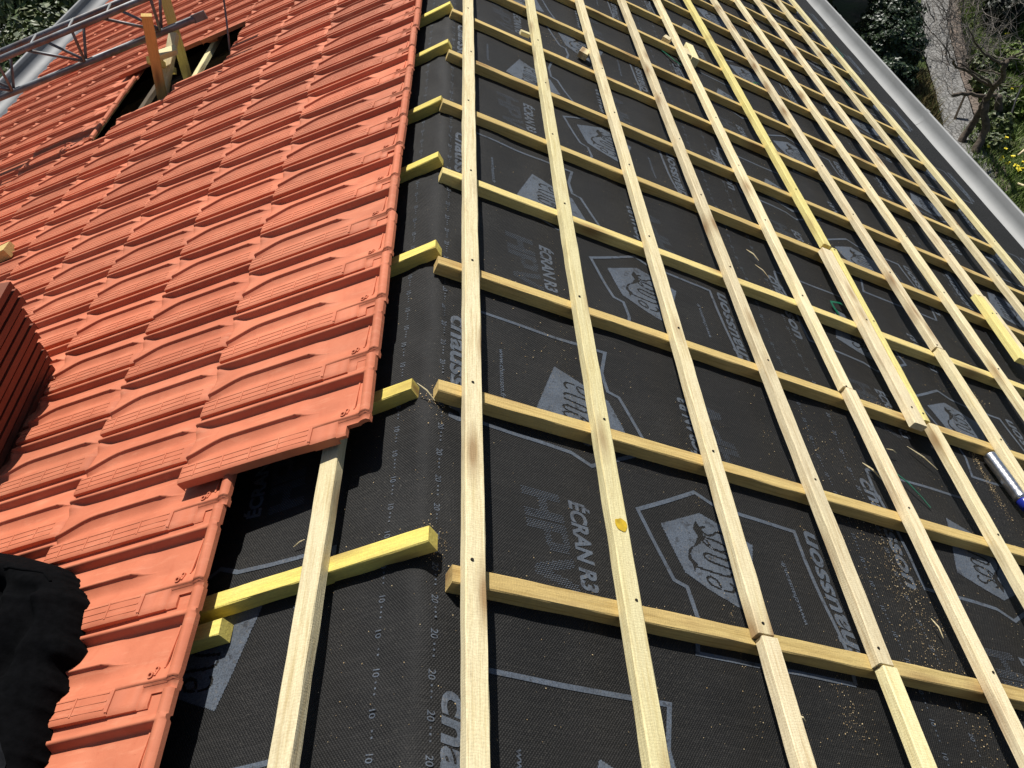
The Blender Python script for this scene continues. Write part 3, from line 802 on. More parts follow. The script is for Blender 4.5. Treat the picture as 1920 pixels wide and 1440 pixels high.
# ------------------------------------------------------------------ odds and ends on the membrane
def scrap(name, p0, p1, up, w, h, mat, seed, label, cat='offcut'):
    return tag(beam(name, p0, p1, up, w, h, mat, seed), label, cat)
scrap('wood_offcut', LP(2.75, 3.52, .16), LP(2.36, 3.50, .165), NL, .075, .05, CBW, 2.2, 'thick wood offcut poking in at the left frame edge on the tiles')
off = empty('notched_offcut', RP(1.62, 5.24, .03)); tag(off, 'yellow notched wood offcut lying on the membrane between two battens', 'offcut')
beam('long_leg', RP(1.655, 5.165, .058), RP(1.665, 5.42, .058), NR, .055, .055, YEL, 5.5, off)
beam('short_leg', RP(1.625, 5.24, .056), RP(1.560, 5.235, .056), NR, .11, .055, PALE, 6.5, off)
scrap('wood_offcut', RP(.375, 4.265, .058), RP(.425, 4.270, .058), NR, .03, .02, YEL, 9.5, 'tiny yellow wood chip resting on a counter batten beside the second batten')
scrap('wood_offcut', RP(.760, 4.40, .040), RP(.785, 4.47, .045), NR, .05, .035, PALE, 9.9, 'small pale block standing against the third batten far up the slope')
scrap('wood_offcut', RP(1.455, 5.29, .06), RP(1.49, 5.36, .06), NR, .05, .03, PINK, 9.1, 'small pinkish block beside the fifth batten far up the slope')

can = empty('metal_canister', RP(2.225, 1.88, .034)); tag(can, 'silver metal canister with a blue cap lying against the seventh batten', 'canister')
a, b = RP(2.228, 1.992, .029), RP(2.262, 1.785, .029); d = (b - a).normalized()
bm = bmesh.new()
ps, rs = [a - d*.003, a, a + d*.006], [.020, .0245, .0252]
n = 26
for i in range(n): ps.append(a + d*(.008 + i*.0068)); rs.append(.0250 + .0004*math.sin(i*2.2))
ps += [a + d*.190, a + d*.196, a + d*.200, a + d*.206]; rs += [.0250, .0265, .0265, .024]
add_tube(bm, ps, rs, 24); obj('can_body', bm, STEEL, can, smooth=True)
bm = bmesh.new(); add_tube(bm, [a + d*.206, a + d*.209, a + d*.240, a + d*.246], [.021, .0235, .0225, .020], 20); obj('cap', bm, BLUE, can, smooth=True)
bm = bmesh.new(); add_tube(bm, [a + d*.246, a + d*.262, a + d*.268], [.018, .016, .010], 16); obj('nozzle', bm, BLACKP, can, smooth=True)

def strap(label, pts, w=.013):
    bm = bmesh.new(); prev = None
    P = [Vector(p) for p in pts]
    for i, p in enumerate(P):
        dd = (P[min(i+1, len(P)-1)] - P[max(i-1, 0)]).normalized(); sd = NR.cross(dd).normalized()
        r = [bm.verts.new(p + sd*w/2), bm.verts.new(p - sd*w/2)]
        if prev: bm.faces.new((prev[0], prev[1], r[1], r[0]))
        prev = r
    o = obj('strapping_band', bm, GREEN); md = o.modifiers.new('solid', 'SOLIDIFY'); md.thickness = .0015
    tag(o, label, 'strapping', 'bits of green plastic strapping')
strap('bent green strapping band left of the pinkish doubled batten piece', [RP(1.815, 2.685, .004), RP(1.805, 2.72, .006), RP(1.795, 2.756, .012), RP(1.84, 2.757, .020), RP(1.89, 2.745, .012)])
strap('green strapping band beneath the fifth batten near the long splinter', [RP(1.66, 1.76, .004), RP(1.70, 1.715, .010), RP(1.735, 1.665, .008), RP(1.76, 1.63, .004)], .006)
strap('folded green strapping band beside the fifth batten far up the slope', [RP(1.43, 5.22, .004), RP(1.47, 5.15, .010), RP(1.50, 5.08, .016), RP(1.56, 5.08, .006)], .016)
strap('curled green strapping loop by the gutter near the top', [RP(3.66, 7.62, .004), RP(3.75, 7.72, .03), RP(3.84, 7.66, .03), RP(3.87, 7.50, .02), RP(3.82, 7.42, .004)], .012)
strap('short green strapping scrap between the two battens nearest the gutter', [RP(3.47, 6.60, .004), RP(3.50, 6.68, .012), RP(3.55, 6.66, .012), RP(3.57, 6.58, .004)], .014)
strap('small green strapping scrap on the far slope by the seventh batten', [RP(2.20, 5.35, .004), RP(2.22, 5.42, .010), RP(2.26, 5.45, .010), RP(2.30, 5.40, .004)], .012)

def splinter(label, p0, p1, w=.010):
    bm = bmesh.new(); P0, P1 = Vector(p0), Vector(p1); mid = (P0 + P1)/2 + NR*.006
    add_tube(bm, [P0, P0.lerp(mid, .5), mid, P1.lerp(mid, .4), P1], [.0008, w*.27, w*.30, w*.22, .0006], 5)
    tag(obj('wood_splinter', bm, DUST if False else PALE, None), label, 'splinter', 'wood splinters on the membrane')
splinter('long pale splinter lying alone between the fifth and sixth battens', RP(1.802, 1.917, .006), RP(1.905, 1.838, .006), .009)
splinter('splinter leaning at the fifth batten beside the printed letters', RP(1.520, 1.750, .006), RP(1.575, 1.690, .008), .011)
splinter('short splinter tip sticking out right of the fifth batten', RP(1.675, 1.862, .008), RP(1.725, 1.858, .006), .007)
splinter('white splinter lying between the fourth and fifth battens near the bottom', RP(1.505, 1.165, .006), RP(1.516, 1.105, .008), .007)
splinter('thin splinter between the fourth and fifth battens in mid slope', RP(1.410, 2.945, .006), RP(1.458, 2.885, .006), .010)
splinter('small curled splinter below the one in mid slope', RP(1.425, 2.84, .005), RP(1.475, 2.77, .005), .006)
splinter('tiny pale splinter on the membrane at the tiled side above the yellow batten', LP(.345, 1.142, .006), LP(.312, 1.150, .010), .005)
splinter('torn fibres at the end of a ridge batten', LP(.020, 1.520, .035), RP(.010, 1.470, .012), .006)
splinter('tiny splinter between the third and fourth battens near the bottom', RP(.905, .800, .004), RP(.925, .785, .004), .007)

# sawdust and flakes
bm = bmesh.new()
def flake(s, y, r, lift=.0015):
    if s < -.45 or s > 4.1: return
    c = mpos(s, y, memb_h(s, y) + lift + (0 if s < 1.25 else -.004)); a = random.uniform(0, 6.28); n = NR if s > 0 else NL
    u = Vector((math.cos(a)*CT, math.sin(a), -math.cos(a)*ST)) if s > 0 else Vector((-math.cos(a)*CT, math.sin(a), -math.cos(a)*ST))
    w = n.cross(u); e = random.uniform(.3, .8); tl = n*random.uniform(0, .7)*r
    bm.faces.new([bm.verts.new(c + u*r), bm.verts.new(c + w*r*e + tl), bm.verts.new(c - u*r*.8), bm.verts.new(c - w*r*e)])
for i in range(17000):
    s = random.uniform(-.3, 3.9); y = .5 + 8.5*random.random()**1.5
    dens = .5 + .5*nz(s*1.7, y*1.3, 9) + .25*sm(.6, 1.3, s)
    if random.random() < dens*.75: flake(s, y, random.choice((.0008, .0009, .001, .0012, .0014, .002)))
for (cs, cy_, rs_, ry, nn) in ((1.386, 1.40, .08, .10, 260), (1.49, 1.37, .03, .08, 200), (1.48, 1.22, .06, .10, 260), (1.07, .84, .03, .05, 90), (2.38, 2.445, .05, .025, 300), (2.44, 2.42, .04, .02, 200),
                              (1.76, 2.10, .09, .03, 260), (2.185, 1.90, .010, .11, 520), (1.58, .94, .12, .10, 300), (1.60, .80, .12, .12, 220), (1.46, 1.10, .08, .08, 160), (.02, 1.50, .025, .04, 130), (.02, 1.05, .02, .03, 120), (.66, 4.55, .10, .05, 200),
                              (.95, 3.72, .06, .05, 160), (.30, 1.9, .15, .2, 120), (.85, 4.75, .14, .08, 200), (1.25, 4.4, .14, .1, 200), (2.0, 3.3, .15, .1, 200), (1.35, 1.85, .12, .1, 200), (2.05, 2.55, .1, .1, 150)):
    for i in range(nn): flake(random.gauss(cs, rs_), random.gauss(cy_, ry), random.choice((.001, .0012, .0015, .0015, .002, .0026)), random.uniform(.001, .004))
for i in range(5200):
    k = random.randrange(1, 9); y = .5 + 6*random.random()**1.3
    if nz(k*3.3, y*1.4, 2) < -.05: continue
    flake(bsy(k, y) - random.choice((-.034, .036)) + random.gauss(0, .008), y, random.choice((.0008, .001, .0012, .0016)))
for i in range(3600):
    c = random.choice([q for q in CBY if .3 < q < 6]); s_ = random.uniform(.1, 3.4)
    if nz(s_*1.6, c*3.1, 6) < 0: continue
    flake(s_, c + random.choice((.030, -.033)) + random.gauss(0, .007), random.choice((.0008, .001, .0014, .002)))
tag(obj('sawdust', bm, DUST), 'sawdust and wood flakes scattered over the black membrane', 'sawdust', None, 'stuff')

# ------------------------------------------------------------------ jacket thrown on the tiles
JO = [(1.210,1.318), (1.108,1.276), (1.000,1.224), (0.924,1.185), (0.884,1.152), (0.855,1.114), (0.810,1.058), (0.811,1.037), (0.800,1.000), (0.794,0.966), (0.780,0.943), (0.778,0.905), (0.804,0.893), (0.783,0.846), (0.790,0.818), (0.784,0.794), (0.791,0.785), (0.779,0.733), (0.774,0.695), (0.778,0.676), (.70, .55), (.75, .40), (1.7, .40), (1.7, 1.30)]
def pdist(s, y):
    best = 9
    for i in range(len(JO)):
        ax, ay = JO[i-1]; bx, by = JO[i]; dx, dy = bx-ax, by-ay
        k = max(0, min(1, ((s-ax)*dx + (y-ay)*dy)/(dx*dx + dy*dy + 1e-9)))
        best = min(best, math.hypot(s-ax-k*dx, y-ay-k*dy))
    return best
RIDGES = [([(1.25, 1.24), (1.05, 1.185), (.95, 1.145), (.90, 1.105), (.87, 1.05)], .038, .030), ([(1.03, 1.105), (.965, 1.075), (.925, 1.00), (.925, .93), (.97, .84)], .022, .024),
          ([(.860, 1.03), (.845, .955), (.85, .87), (.845, .78), (.835, .68)], .030, .014)]
VALES = [([(1.10, 1.14), (1.04, 1.115), (.995, 1.055), (.970, .98), (1.00, .92)], .026, .055), ([(.895, 1.07), (.885, .99), (.885, .90), (.91, .82)], .020, .024)]
def pl_dist(s, y, P):
    best = 9
    for (ax, ay), (bx, by) in zip(P, P[1:]):
        dx, dy = bx-ax, by-ay; k = max(0, min(1, ((s-ax)*dx + (y-ay)*dy)/(dx*dx + dy*dy)))
        best = min(best, math.hypot(s-ax-k*dx, y-ay-k*dy))
    return best
def jh(s, y):
    d = pdist(s, y); e = sm(.0, .07, d)
    q_ = min(1, d/.075); h = .062*math.sqrt(q_*(2 - q_)) + .03*sm(.05, .18, d)
    sw, yw = s + .012*nz(s*6, y*6, 4), y + .012*nz(s*6, y*6, 14)
    for P, w, a in RIDGES: h += a*e*math.exp(-(pl_dist(sw, yw, P)/w)**2)
    for P, w, a in VALES: h -= a*e*math.exp(-(pl_dist(sw, yw, P)/w)**2)
    a_ = (s - y)*.707; b_ = (s + y)*.707
    h += .013*e*(1 - abs(nz(a_*13 + 1.2*nz(s*5, y*5, 2), b_*3.2, 31)))**4 + .006*e*(1 - abs(nz(a_*27, b_*7, 37)))**4 - .006*e
    h += .005*nz(s*6, y*5, 6)*e + .0010*nz(s*30, y*26, 3)*e
    return .142 + h
jk = empty('black_jacket', LP(1.0, 1.0, .09)); tag(jk, 'black cotton jacket thrown in a heap on the tiles at the lower left', 'jacket')
bm = bmesh.new(); q = .0055; gs = {}
ns, nyy = int(.95/q), int(.95/q)
for i in range(ns+1):
    for j in range(nyy+1):
        s, y = .70 + i*q, .40 + j*q
        if pip(s, y, JO) or pdist(s, y) < .004: gs[i, j] = bm.verts.new(LP(s, y, jh(s, y)))
for (i, j) in list(gs):
    if all(k in gs for k in ((i+1, j), (i, j+1), (i+1, j+1))): bm.faces.new((gs[i, j], gs[i, j+1], gs[i+1, j+1], gs[i+1, j]))
ed = [e for e in bm.edges if len(e.link_faces) == 1]
ex = bmesh.ops.extrude_edge_only(bm, edges=ed)
for v in [g for g in ex['geom'] if isinstance(g, bmesh.types.BMVert)]: v.co -= NL*.125
for q_ in range(3): bmesh.ops.smooth_vert(bm, verts=bm.verts, factor=.5, use_axis_x=True, use_axis_y=True, use_axis_z=True)
bmesh.ops.recalc_face_normals(bm, faces=bm.faces)
obj('body', bm, CLOTH, jk, smooth=True)
def on_j(s, y, e=.002): return LP(s, y, jh(s, y) + e)
def ribbon(name, pts, w, mat, n=40):
    bm = bmesh.new(); rows = []
    P = [Vector((a, b)) for a, b in pts]
    for i in range(n+1):
        t = i/n*(len(P)-1); k = min(int(t), len(P)-2); c = P[k].lerp(P[k+1], t-k); dd = (P[k+1]-P[k]).normalized(); nn = Vector((-dd.y, dd.x))
        rows.append([bm.verts.new(on_j(*(c + nn*w*m), .004)) for m in (-.5, -.25, 0, .25, .5)])
    grid_faces(bm, rows); bmesh.ops.recalc_face_normals(bm, faces=bm.faces)
    return obj(name, bm, mat, jk, smooth=True)
ribbon('hem_band', [(1.02, 1.00), (.985, .955), (.925, .87), (.875, .80), (.840, .74), (.81, .68), (.79, .60)], .030, CLOTH_G)
for pts in ([(1.02, 1.165), (.945, 1.135), (.905, 1.13), (.875, 1.10)],):
    bm = bmesh.new(); pp = []
    for i in range(25):
        t = i/24*(len(pts)-1); k = min(int(t), len(pts)-2); c = Vector(pts[k]).lerp(Vector(pts[k+1]), t-k); pp.append(on_j(c.x, c.y, .001))
    add_tube(bm, pp, .0035, 6); obj('seam', bm, CLOTH, jk, smooth=True)

# ------------------------------------------------------------------ garden
GZ = -5.0
bm = bmesh.new(); nn = 90
def gxy(i): return math.copysign(abs(i/nn*2-1)**1.8, i/nn*2-1)
vs = [[bm.verts.new((gxy(i)*120 + 4, gxy(j)*120 + 14, GZ + (.06*nz(gxy(i)*120*.8, gxy(j)*120*.8, 2) if abs(gxy(i)) < .3 else 0))) for j in range(nn+1)] for i in range(nn+1)]
grid_faces(bm, vs); tag(obj('ground', bm, GROUND, None, True), 'brown garden ground with moss below the eaves', None, None, 'structure')
PATH = mat_stone('pale_rubble_path', (.215, .21, .20), 12.0, (.085, .080, .072), (1.25, .55, 1)); PINKP = mat_stone('pinkish_path_edge', (.17, .135, .11), 9, (.05, .042, .035)); SLAB = mat_stone('grey_slabs', (.17, .155, .14), 2.2)
def ribbon_ground(name, L, Rr, mat, z, label, sub=26):
    bm = bmesh.new(); rows = []
    for i in range(sub+1):
        t = i/sub*(len(L)-1); k = min(int(t), len(L)-2); a = Vector(L[k]).lerp(Vector(L[k+1]), t-k); b = Vector(Rr[k]).lerp(Vector(Rr[k+1]), t-k)
        rows.append([bm.verts.new((*a.lerp(b, m/5), z + .025*nz(a.x*3 + m, a.y*3, 1))) for m in range(6)])
    grid_faces(bm, rows); bmesh.ops.recalc_face_normals(bm, faces=bm.faces)
    return tag(obj(name, bm, mat, None, True), label, None, None, 'structure')
ribbon_ground('path', [(7.2, 10.6), (8.05, 13.0), (8.60, 14.8), (9.3, 17.2), (10.2, 19.1), (11.2, 22)], [(7.9, 10.6), (8.62, 13.0), (9.15, 14.8), (9.95, 17.2), (10.85, 19.1), (12.0, 22)], PATH, GZ + .11, 'pale stone path running away between the ivy and the bare tree')
ribbon_ground('path_edging', [(7.92, 10.6), (8.64, 13.0), (9.17, 14.8), (9.97, 17.2), (10.87, 19.1), (12.02, 22)], [(8.1, 10.6), (8.86, 13.0), (9.42, 14.8), (10.25, 17.2), (11.2, 19.1), (12.4, 22)], PINKP, GZ + .10, 'pinkish strip of rubble edging the pale path')
ribbon_ground('paving', [(8.45, 10.2), (8.75, 11.3), (8.85, 11.9), (9.05, 12.25)], [(10.2, 9.9), (10.3, 11.2), (10.4, 12.0), (10.4, 12.6)], SLAB, GZ + .10, 'grey stone slabs at the right frame edge', 12)
ribbon_ground('gravel', [(11.4, 17.4), (11.9, 18.8), (12.4, 20)], [(13.2, 17.2), (14, 18.6), (14.6, 20)], PINKP, GZ + .10, 'pale stones in the upper right corner', 10)
ROAD = mat_plain('grey_road', (.20, .20, .21), .9, 0, .2, 3)
ribbon_ground('road', [(-16, 15), (-14.6, 20), (-13, 28)], [(-9.9, 15), (-9.75, 20.2), (-8.5, 28)], ROAD, GZ + .08, 'grey road beyond the trees on the left', 12)

def leaf(bm, c, size, up=None, long=1.6):
    n = Vector((random.gauss(0, 1), random.gauss(0, 1), random.gauss(.5, 1))).normalized() if up is None else up
    a = n.orthogonal().normalized(); a.rotate(Matrix.Rotation(random.uniform(0, 6.28), 3, n)); b = n.cross(a)
    l, w = size*long*.5, size*.5
    bm.faces.new([bm.verts.new(c + a*l), bm.verts.new(c + b*w + n*size*.12), bm.verts.new(c - a*l), bm.verts.new(c - b*w + n*size*.12)])
GRASS = mat_leaf('grass_blades', [(.07, .11, .018), (.11, .175, .028), (.16, .22, .045), (.09, .14, .022), (.22, .22, .09)], .6, .3)
bm = bmesh.new()
def blade(x, y, h, w):
    a = random.uniform(0, 6.28); le = random.uniform(.2, .9)*h
    d = Vector((math.cos(a), math.sin(a), 0)); sd = Vector((-d.y, d.x, 0))*w; b = Vector((x, y, GZ))
    p1 = b + Vector((0, 0, h*.6)) + d*le*.4; p2 = b + Vector((0, 0, h)) + d*le
    v0, v1, v2, v3, v4 = [bm.verts.new(q) for q in (b - sd, b + sd, p1 + sd*.7, p1 - sd*.7, p2)]
    bm.faces.new((v0, v1, v2, v3)); bm.faces.new((v3, v2, v4))
cnt = 0
while cnt < 60000:
    x, y = random.uniform(7.6, 12.6), random.uniform(9.8, 19)
    line = 8.85 + (y - 13.0)*.345
    if x < line + .02 - (.5 if y < 12.6 else 0): continue
    if x > 8.75 + (y - 11.3)*.5 and y < 12.0 and x > 8.7: continue
    if nz(x*1.1, y*1.1, 4) + .5 < random.random()*.5: continue
    blade(x, y, random.uniform(.05, .22), random.uniform(.006, .013)); cnt += 1
tag(obj('grass', bm, GRASS), 'green grass and weeds right of the stone path', 'grass', None, 'stuff')
DRY = mat_leaf('dry_stems', [(.11, .08, .035), (.15, .12, .045), (.08, .06, .03), (.07, .10, .022)], .8, .2)
bm = bmesh.new()
for i in range(3000):
    x, y = random.gauss(8.0, .34), random.gauss(14.0, .7)
    if x > 8.05 + (y - 13)*.31: continue
    blade(x, y, random.uniform(.08, .30), .007)
tag(obj('dry_weeds', bm, DRY), 'brown dry weeds between the gutter and the stone path', 'weeds', None, 'stuff')

IVY = mat_leaf('glossy_ivy_leaves', [(.010, .020, .008), (.018, .035, .011), (.03, .055, .018), (.014, .028, .010)], .42, .35)
LEAFD = mat_leaf('dark_shaded_leaves', [(.006, .010, .005), (.012, .018, .008), (.02, .03, .012)], .5, .3)  # leaf tones blackened, painting in the deep shade among the trees
LEAFG = mat_leaf('spring_leaves', [(.030, .050, .010), (.055, .085, .018), (.085, .115, .028), (.11, .12, .04), (.04, .06, .014)], .5, .4)
def bush(name, blobs, mat, n, size, label, cat='bush', stems=True, group=None, long=1.5):
    root = empty(name, (blobs[0][0], blobs[0][1], GZ)); tag(root, label, cat, group)
    bm = bmesh.new()
    tot = sum(b[3]**2 for b in blobs)
    for (x, y, z, r, fz) in blobs:
        for i in range(int(n*r*r/tot)):
            d = Vector((random.gauss(0, 1), random.gauss(0, 1), random.gauss(0, 1))).normalized()
            rad = r*(random.random()**.28)*(.72 + .38*nz(d.x*2.6 + x, d.y*2.6 + y, d.z*2.6))
            p = Vector((x, y, z)) + Vector((d.x, d.y, d.z*fz))*rad
            if p.z < GZ + .02: continue
            nn_ = (d + Vector((random.gauss(0, .55), random.gauss(0, .55), .35 + random.gauss(0, .5)))).normalized()
            leaf(bm, p, size*random.uniform(.6, 1.25), nn_, long)
    obj('crown', bm, mat, root)
    if stems:
        bm = bmesh.new()
        for (x, y, z, r, fz) in blobs:
            for q in range(4):
                a = random.uniform(0, 6.28); e = Vector((x + r*.6*math.cos(a), y + r*.6*math.sin(a), z + r*.3*fz)); b = Vector((x + random.uniform(-.1, .1), y + random.uniform(-.1, .1), GZ))
                add_tube(bm, [b, b.lerp(e, .5) + Vector((random.uniform(-.15, .15), random.uniform(-.15, .15), 0)), e], [.05*r + .01, .03*r, .008], 6)
        obj('trunk', bm, BARK, root, True)
    return root
bush('ivy_bush', [(7.55, 14.6, -4.3, .75, .8), (7.95, 15.6, -4.4, .75, .7), (8.6, 16.9, -4.5, .7, .7), (7.2, 13.6, -4.45, .55, .8), (9.1, 18.3, -4.6, .7, .6)], IVY, 42000, .055, 'dark glossy ivy bush between the gutter and the stone path', 'bush')
bush('evergreen_tree', [(6.3, 16.4, -3.2, 1.3, 1.1), (7.2, 18.4, -3.4, 1.3, 1.1), (5.6, 14.9, -3.6, 1.0, 1.1), (7.9, 19.7, -3.6, 1.2, 1.0)], LEAFD, 16000, .11, 'dark shaded evergreen beyond the top of the gutter', 'tree')
bush('leafy_tree', [(-7.6, 15.6, -3.6, 1.35, .9), (-8.6, 17.2, -3.8, 1.5, .85), (-7.0, 14.0, -3.9, 1.1, .9), (-6.6, 16.9, -3.3, 1.2, .9)], LEAFG, 20000, .085, 'green leafy tree below the weathered gutter at the upper left', 'tree')
bush('leafy_tree', [(-6.1, 11.6, -3.7, 1.0, .9), (-6.6, 12.8, -3.8, 1.1, .9), (-5.7, 10.4, -3.9, .9, .9)], LEAFG, 11000, .08, 'lower green tree at the left frame edge under the truss', 'tree')
bush('leafy_tree', [(-6.0, 18.6, -3.2, 1.3, .9), (-5.4, 20.2, -3.3, 1.3, .9)], LEAFD, 7000, .09, 'darker tree behind the truss at the top left', 'tree')
bush('dark_shrub', [(10.9, 16.9, -4.5, .55, .8), (11.4, 17.6, -4.5, .5, .8)], LEAFD, 5000, .08, 'dark shaded shrub in the upper right corner by the pale stones', 'bush')
bush('leafy_shrub', [(9.6, 12.9, -4.7, .5, .55), (10.2, 13.8, -4.7, .5, .55), (10.4, 15.0, -4.7, .55, .55)], GRASS, 9000, .07, 'bright sunlit green shrub at the right frame edge behind the black pole', 'bush', False)
bush('low_shrub', [(9.3, 14.1, -4.75, .38, .6), (9.15, 13.3, -4.75, .42, .6), (8.75, 12.6, -4.8, .40, .6), (8.5, 12.0, -4.85, .35, .6), (9.7, 15.0, -4.8, .4, .6)], LEAFG, 7000, .06, 'low green shrub along the edge of the path by the bare tree', 'bush', False)

# bare pruned tree
tree = empty('bare_tree', (8.0, 12.0, GZ)); tag(tree, 'leafless pruned fruit tree with crooked limbs right of the path', 'tree')
def limb(name, pts, r0, r1):
    P = [Vector(p) for p in pts]; out = []
    for a, b in zip(P, P[1:]):
        for k in range(3): out.append(a.lerp(b, k/3) + Vector((random.gauss(0, .008), random.gauss(0, .008), random.gauss(0, .008))))
    out.append(P[-1]); bm = bmesh.new()
    add_tube(bm, out, [lerp(r0, r1, i/(len(out)-1))*random.uniform(.88, 1.15) for i in range(len(out))], 8)
    return obj(name, bm, BARK, tree, True)
limb('trunk', [(7.96, 12.15, -5.02), (8.11, 12.26, -4.75), (8.14, 12.21, -4.45), (8.06, 12.05, -4.12)], .065, .05)
limb('trunk', [(8.02, 11.71, -5.02), (8.14, 11.89, -4.75), (8.16, 11.93, -4.50), (8.05, 11.97, -4.25), (8.04, 12.02, -4.10)], .065, .05)
limb('trunk', [(8.90, 12.70, -5.02), (8.83, 12.78, -4.80), (8.80, 12.79, -4.55), (8.69, 12.72, -4.40)], .07, .05)
limb('limb', [(7.44, 11.96, -4.00), (7.73, 12.12, -4.05), (7.99, 12.12, -4.10), (8.26, 12.15, -4.10)], .028, .032)
limb('limb', [(8.04, 12.02, -4.10), (8.01, 11.90, -3.90), (7.91, 11.65, -3.60), (7.77, 11.49, -3.35), (7.82, 11.56, -3.30)], .045, .032)
limb('limb', [(7.77, 11.49, -3.35), (7.64, 11.51, -3.30), (7.43, 11.46, -3.20), (7.28, 11.46, -3.10), (7.12, 11.41, -2.95), (6.85, 11.24, -2.70)], .022, .006)
limb('limb', [(7.82, 11.56, -3.30), (7.85, 11.48, -3.20), (7.88, 11.37, -3.10)], .02, .012)
limb('limb', [(8.00, 11.94, -3.85), (7.84, 11.93, -3.80), (7.57, 11.84, -3.65), (7.30, 11.73, -3.50), (7.09, 11.65, -3.40), (7.02, 11.54, -3.30)], .024, .016)
limb('limb', [(7.02, 11.54, -3.30), (6.88, 11.43, -3.20), (6.73, 11.40, -3.05), (6.43, 11.30, -2.80)], .010, .004)
limb('limb', [(7.95, 11.74, -3.60), (7.86, 11.88, -3.60), (7.68, 11.89, -3.60)], .014, .008)
limb('limb', [(8.01, 11.90, -3.90), (7.78, 11.79, -3.70), (7.52, 11.64, -3.55), (7.07, 11.48, -3.30)], .022, .010)
bm = bmesh.new()
def twig(p, d, L, r, depth):
    pts = [p]; c = p.copy(); dd = d.copy()
    for k in range(4):
        dd = (dd + Vector((random.gauss(0, .28), random.gauss(0, .28), random.gauss(.05, .2)))).normalized(); c = c + dd*L/4; pts.append(c.copy())
        if depth and random.random() < .8:
            nd = (dd + Vector((random.gauss(0, .8), random.gauss(0, .8), random.gauss(.1, .5)))).normalized(); twig(c, nd, L*.62, r*.6, depth-1)
    add_tube(bm, pts, [r*(1 - .18*k) for k in range(5)], 4, False)
for p, n_ in (((6.85, 11.24, -2.70), 2), ((7.28, 11.46, -3.10), 3), ((7.82, 11.56, -3.30), 2), ((7.88, 11.37, -3.10), 3), ((7.02, 11.54, -3.30), 2), ((7.64, 11.51, -3.30), 2), ((8.69, 12.72, -4.40), 2), ((8.26, 12.15, -4.10), 3), ((7.44, 11.96, -4.00), 2)):
    for q in range(n_): twig(Vector(p), Vector((random.gauss(0, .8), random.gauss(.2, .8), random.uniform(.2, .9))).normalized(), random.uniform(.35, .75), .007, 2)
obj('twigs', bm, TWIGM, tree)
for q, (bx, by, lab) in enumerate(((10.2, 17.3, 'leafless twiggy shrub behind the bare tree at the top edge'), (11.0, 18.3, 'leafless twiggy shrub in front of the pale stones at the upper right'), (9.5, 15.4, 'leafless twiggy shrub on the pinkish edge of the path'))):
    bm = bmesh.new()
    for k in range(22): twig(Vector((bx + random.gauss(0, .25), by + random.gauss(0, .3), GZ)), Vector((random.gauss(0, .45), random.gauss(0, .45), 1)).normalized(), random.uniform(.9, 1.7) if q < 2 else random.uniform(.5, .9), .012, 2)
    tag(obj('bare_shrub', bm, TWIGM), lab, 'shrub')
# yellow flowers
FLOW = mat_leaf('yellow_petals', [(.75, .60, .02), (.80, .68, .05)], .6, .2)
for (fx, fy, nf, lab) in ((8.30, 11.0, 9, 'largest clump of yellow flowers beside the grey slabs'), (10.75, 16.6, 5, 'far clump of yellow flowers in the grass behind the bare tree'), (9.45, 13.55, 3, 'few yellow flowers in the grass at the right frame edge beyond the trunks'), (8.35, 11.65, 4, 'small clump of yellow flowers just beyond the largest one')):
    root = empty('flower_clump', (fx, fy, GZ)); tag(root, lab, 'flowers')
    bm = bmesh.new(); b2 = bmesh.new()
    for i in range(nf):
        p = Vector((fx + random.gauss(0, .10), fy + random.gauss(0, .14), GZ + random.uniform(.22, .34)))
        for k in range(6): leaf(bm, p + Vector((random.gauss(0, .012), random.gauss(0, .012), random.gauss(0, .006))), .034, (Vector((random.gauss(0, .4), random.gauss(0, .4), 1))).normalized(), 1.3)
        add_tube(b2, [Vector((p.x + random.gauss(0, .03), p.y, GZ)), p], .004, 4)
    obj('petals', bm, FLOW, root); obj('stems', b2, GRASS, root)
o = beam('timber_stake', (8.20, 12.88, -5.05), (8.41, 13.17, -4.55), Vector((1, -.6, .2)), .07, .03, DARKW, 4.4); tag(o, 'grey timber stake leaning beside the path', 'stake')
bm = bmesh.new(); add_tube(bm, [(8.67, 12.04, -5), (8.90, 12.51, -4.70), (9.11, 12.87, -4.50), (9.31, 13.16, -4.40)], .014, 8); tag(obj('black_pole', bm, BLACKP, None, True), 'thin black pole slanting up through the grass at the right frame edge', 'pole')
bm = bmesh.new(); add_tube(bm, [(9.05, 13.13, -4.42), (9.34, 13.15, -4.41), (9.8, 13.2, -4.40)], .010, 8); tag(obj('wire_rail', bm, BARK, None, True), 'thin rail held level above the grass at the right frame edge', 'rail')
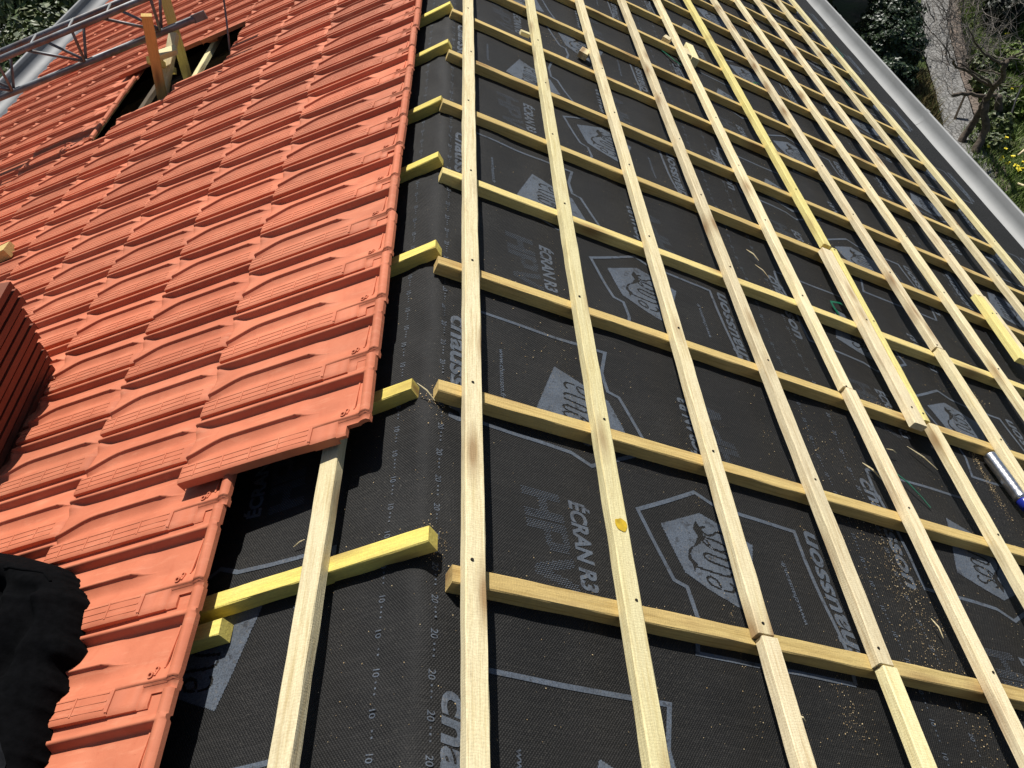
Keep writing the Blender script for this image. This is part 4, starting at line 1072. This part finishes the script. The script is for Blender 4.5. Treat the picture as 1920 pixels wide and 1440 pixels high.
for p, q, lab in (((8.66, 11.60, -4.86), (8.95, 11.86, -4.84), 'pale bare stick lying on the grey slabs'), ((8.23, 10.75, -4.86), (8.30, 10.40, -4.84), 'pale stick lying below the largest clump of flowers')):
    bm = bmesh.new(); add_tube(bm, [p, (Vector(p) + Vector(q))/2 + Vector((.02, 0, .02)), q], [.018, .02, .012], 7); tag(obj('stick', bm, PINK, None, True), lab, 'stick')
bm = bmesh.new(); add_tube(bm, [(7.56, 13.62, -5), (7.55, 13.59, -4.60), (7.50, 13.52, -4.50), (7.60, 13.55, -4.49)], .014, 8); tag(obj('white_pipe', bm, ZINC, None, True), 'small white bent pipe standing in the brown weeds', 'pipe')

# ------------------------------------------------------------------ light, sky, camera
Ldir = Vector((-.163, .555, .816)).normalized()
sun = bpy.data.lights.new('sun', 'SUN'); sun.energy = 5.0; sun.angle = R(.53); sun.color = (1, .965, .90)
so = bpy.data.objects.new('sun', sun); COL.objects.link(so); so.rotation_euler = Ldir.to_track_quat('Z', 'Y').to_euler()
w = bpy.data.worlds.new('World'); scene.world = w; w.use_nodes = True
bg = w.node_tree.nodes['Background']; sky = w.node_tree.nodes.new('ShaderNodeTexSky'); sky.sky_type = 'NISHITA'; sky.sun_disc = False
sky.sun_elevation = math.asin(Ldir.z); sky.sun_rotation = math.atan2(Ldir.x, Ldir.y)
w.node_tree.links.new(sky.outputs[0], bg.inputs[0]); bg.inputs[1].default_value = .06
scene.view_settings.view_transform = 'Standard'; scene.view_settings.look = 'None'; scene.view_settings.exposure = 0.28; scene.view_settings.gamma = 1
cd = bpy.data.cameras.new('camera'); co = bpy.data.objects.new('camera', cd); COL.objects.link(co)
cd.sensor_width = 36; cd.sensor_fit = 'HORIZONTAL'; cd.lens = FPX/1920*36; cd.clip_start = .05; cd.clip_end = 600
bk = -fw
co.matrix_world = Matrix(((rt2.x, up2.x, bk.x, CAM.x), (rt2.y, up2.y, bk.y, CAM.y), (rt2.z, up2.z, bk.z, CAM.z), (0, 0, 0, 1)))
scene.camera = co
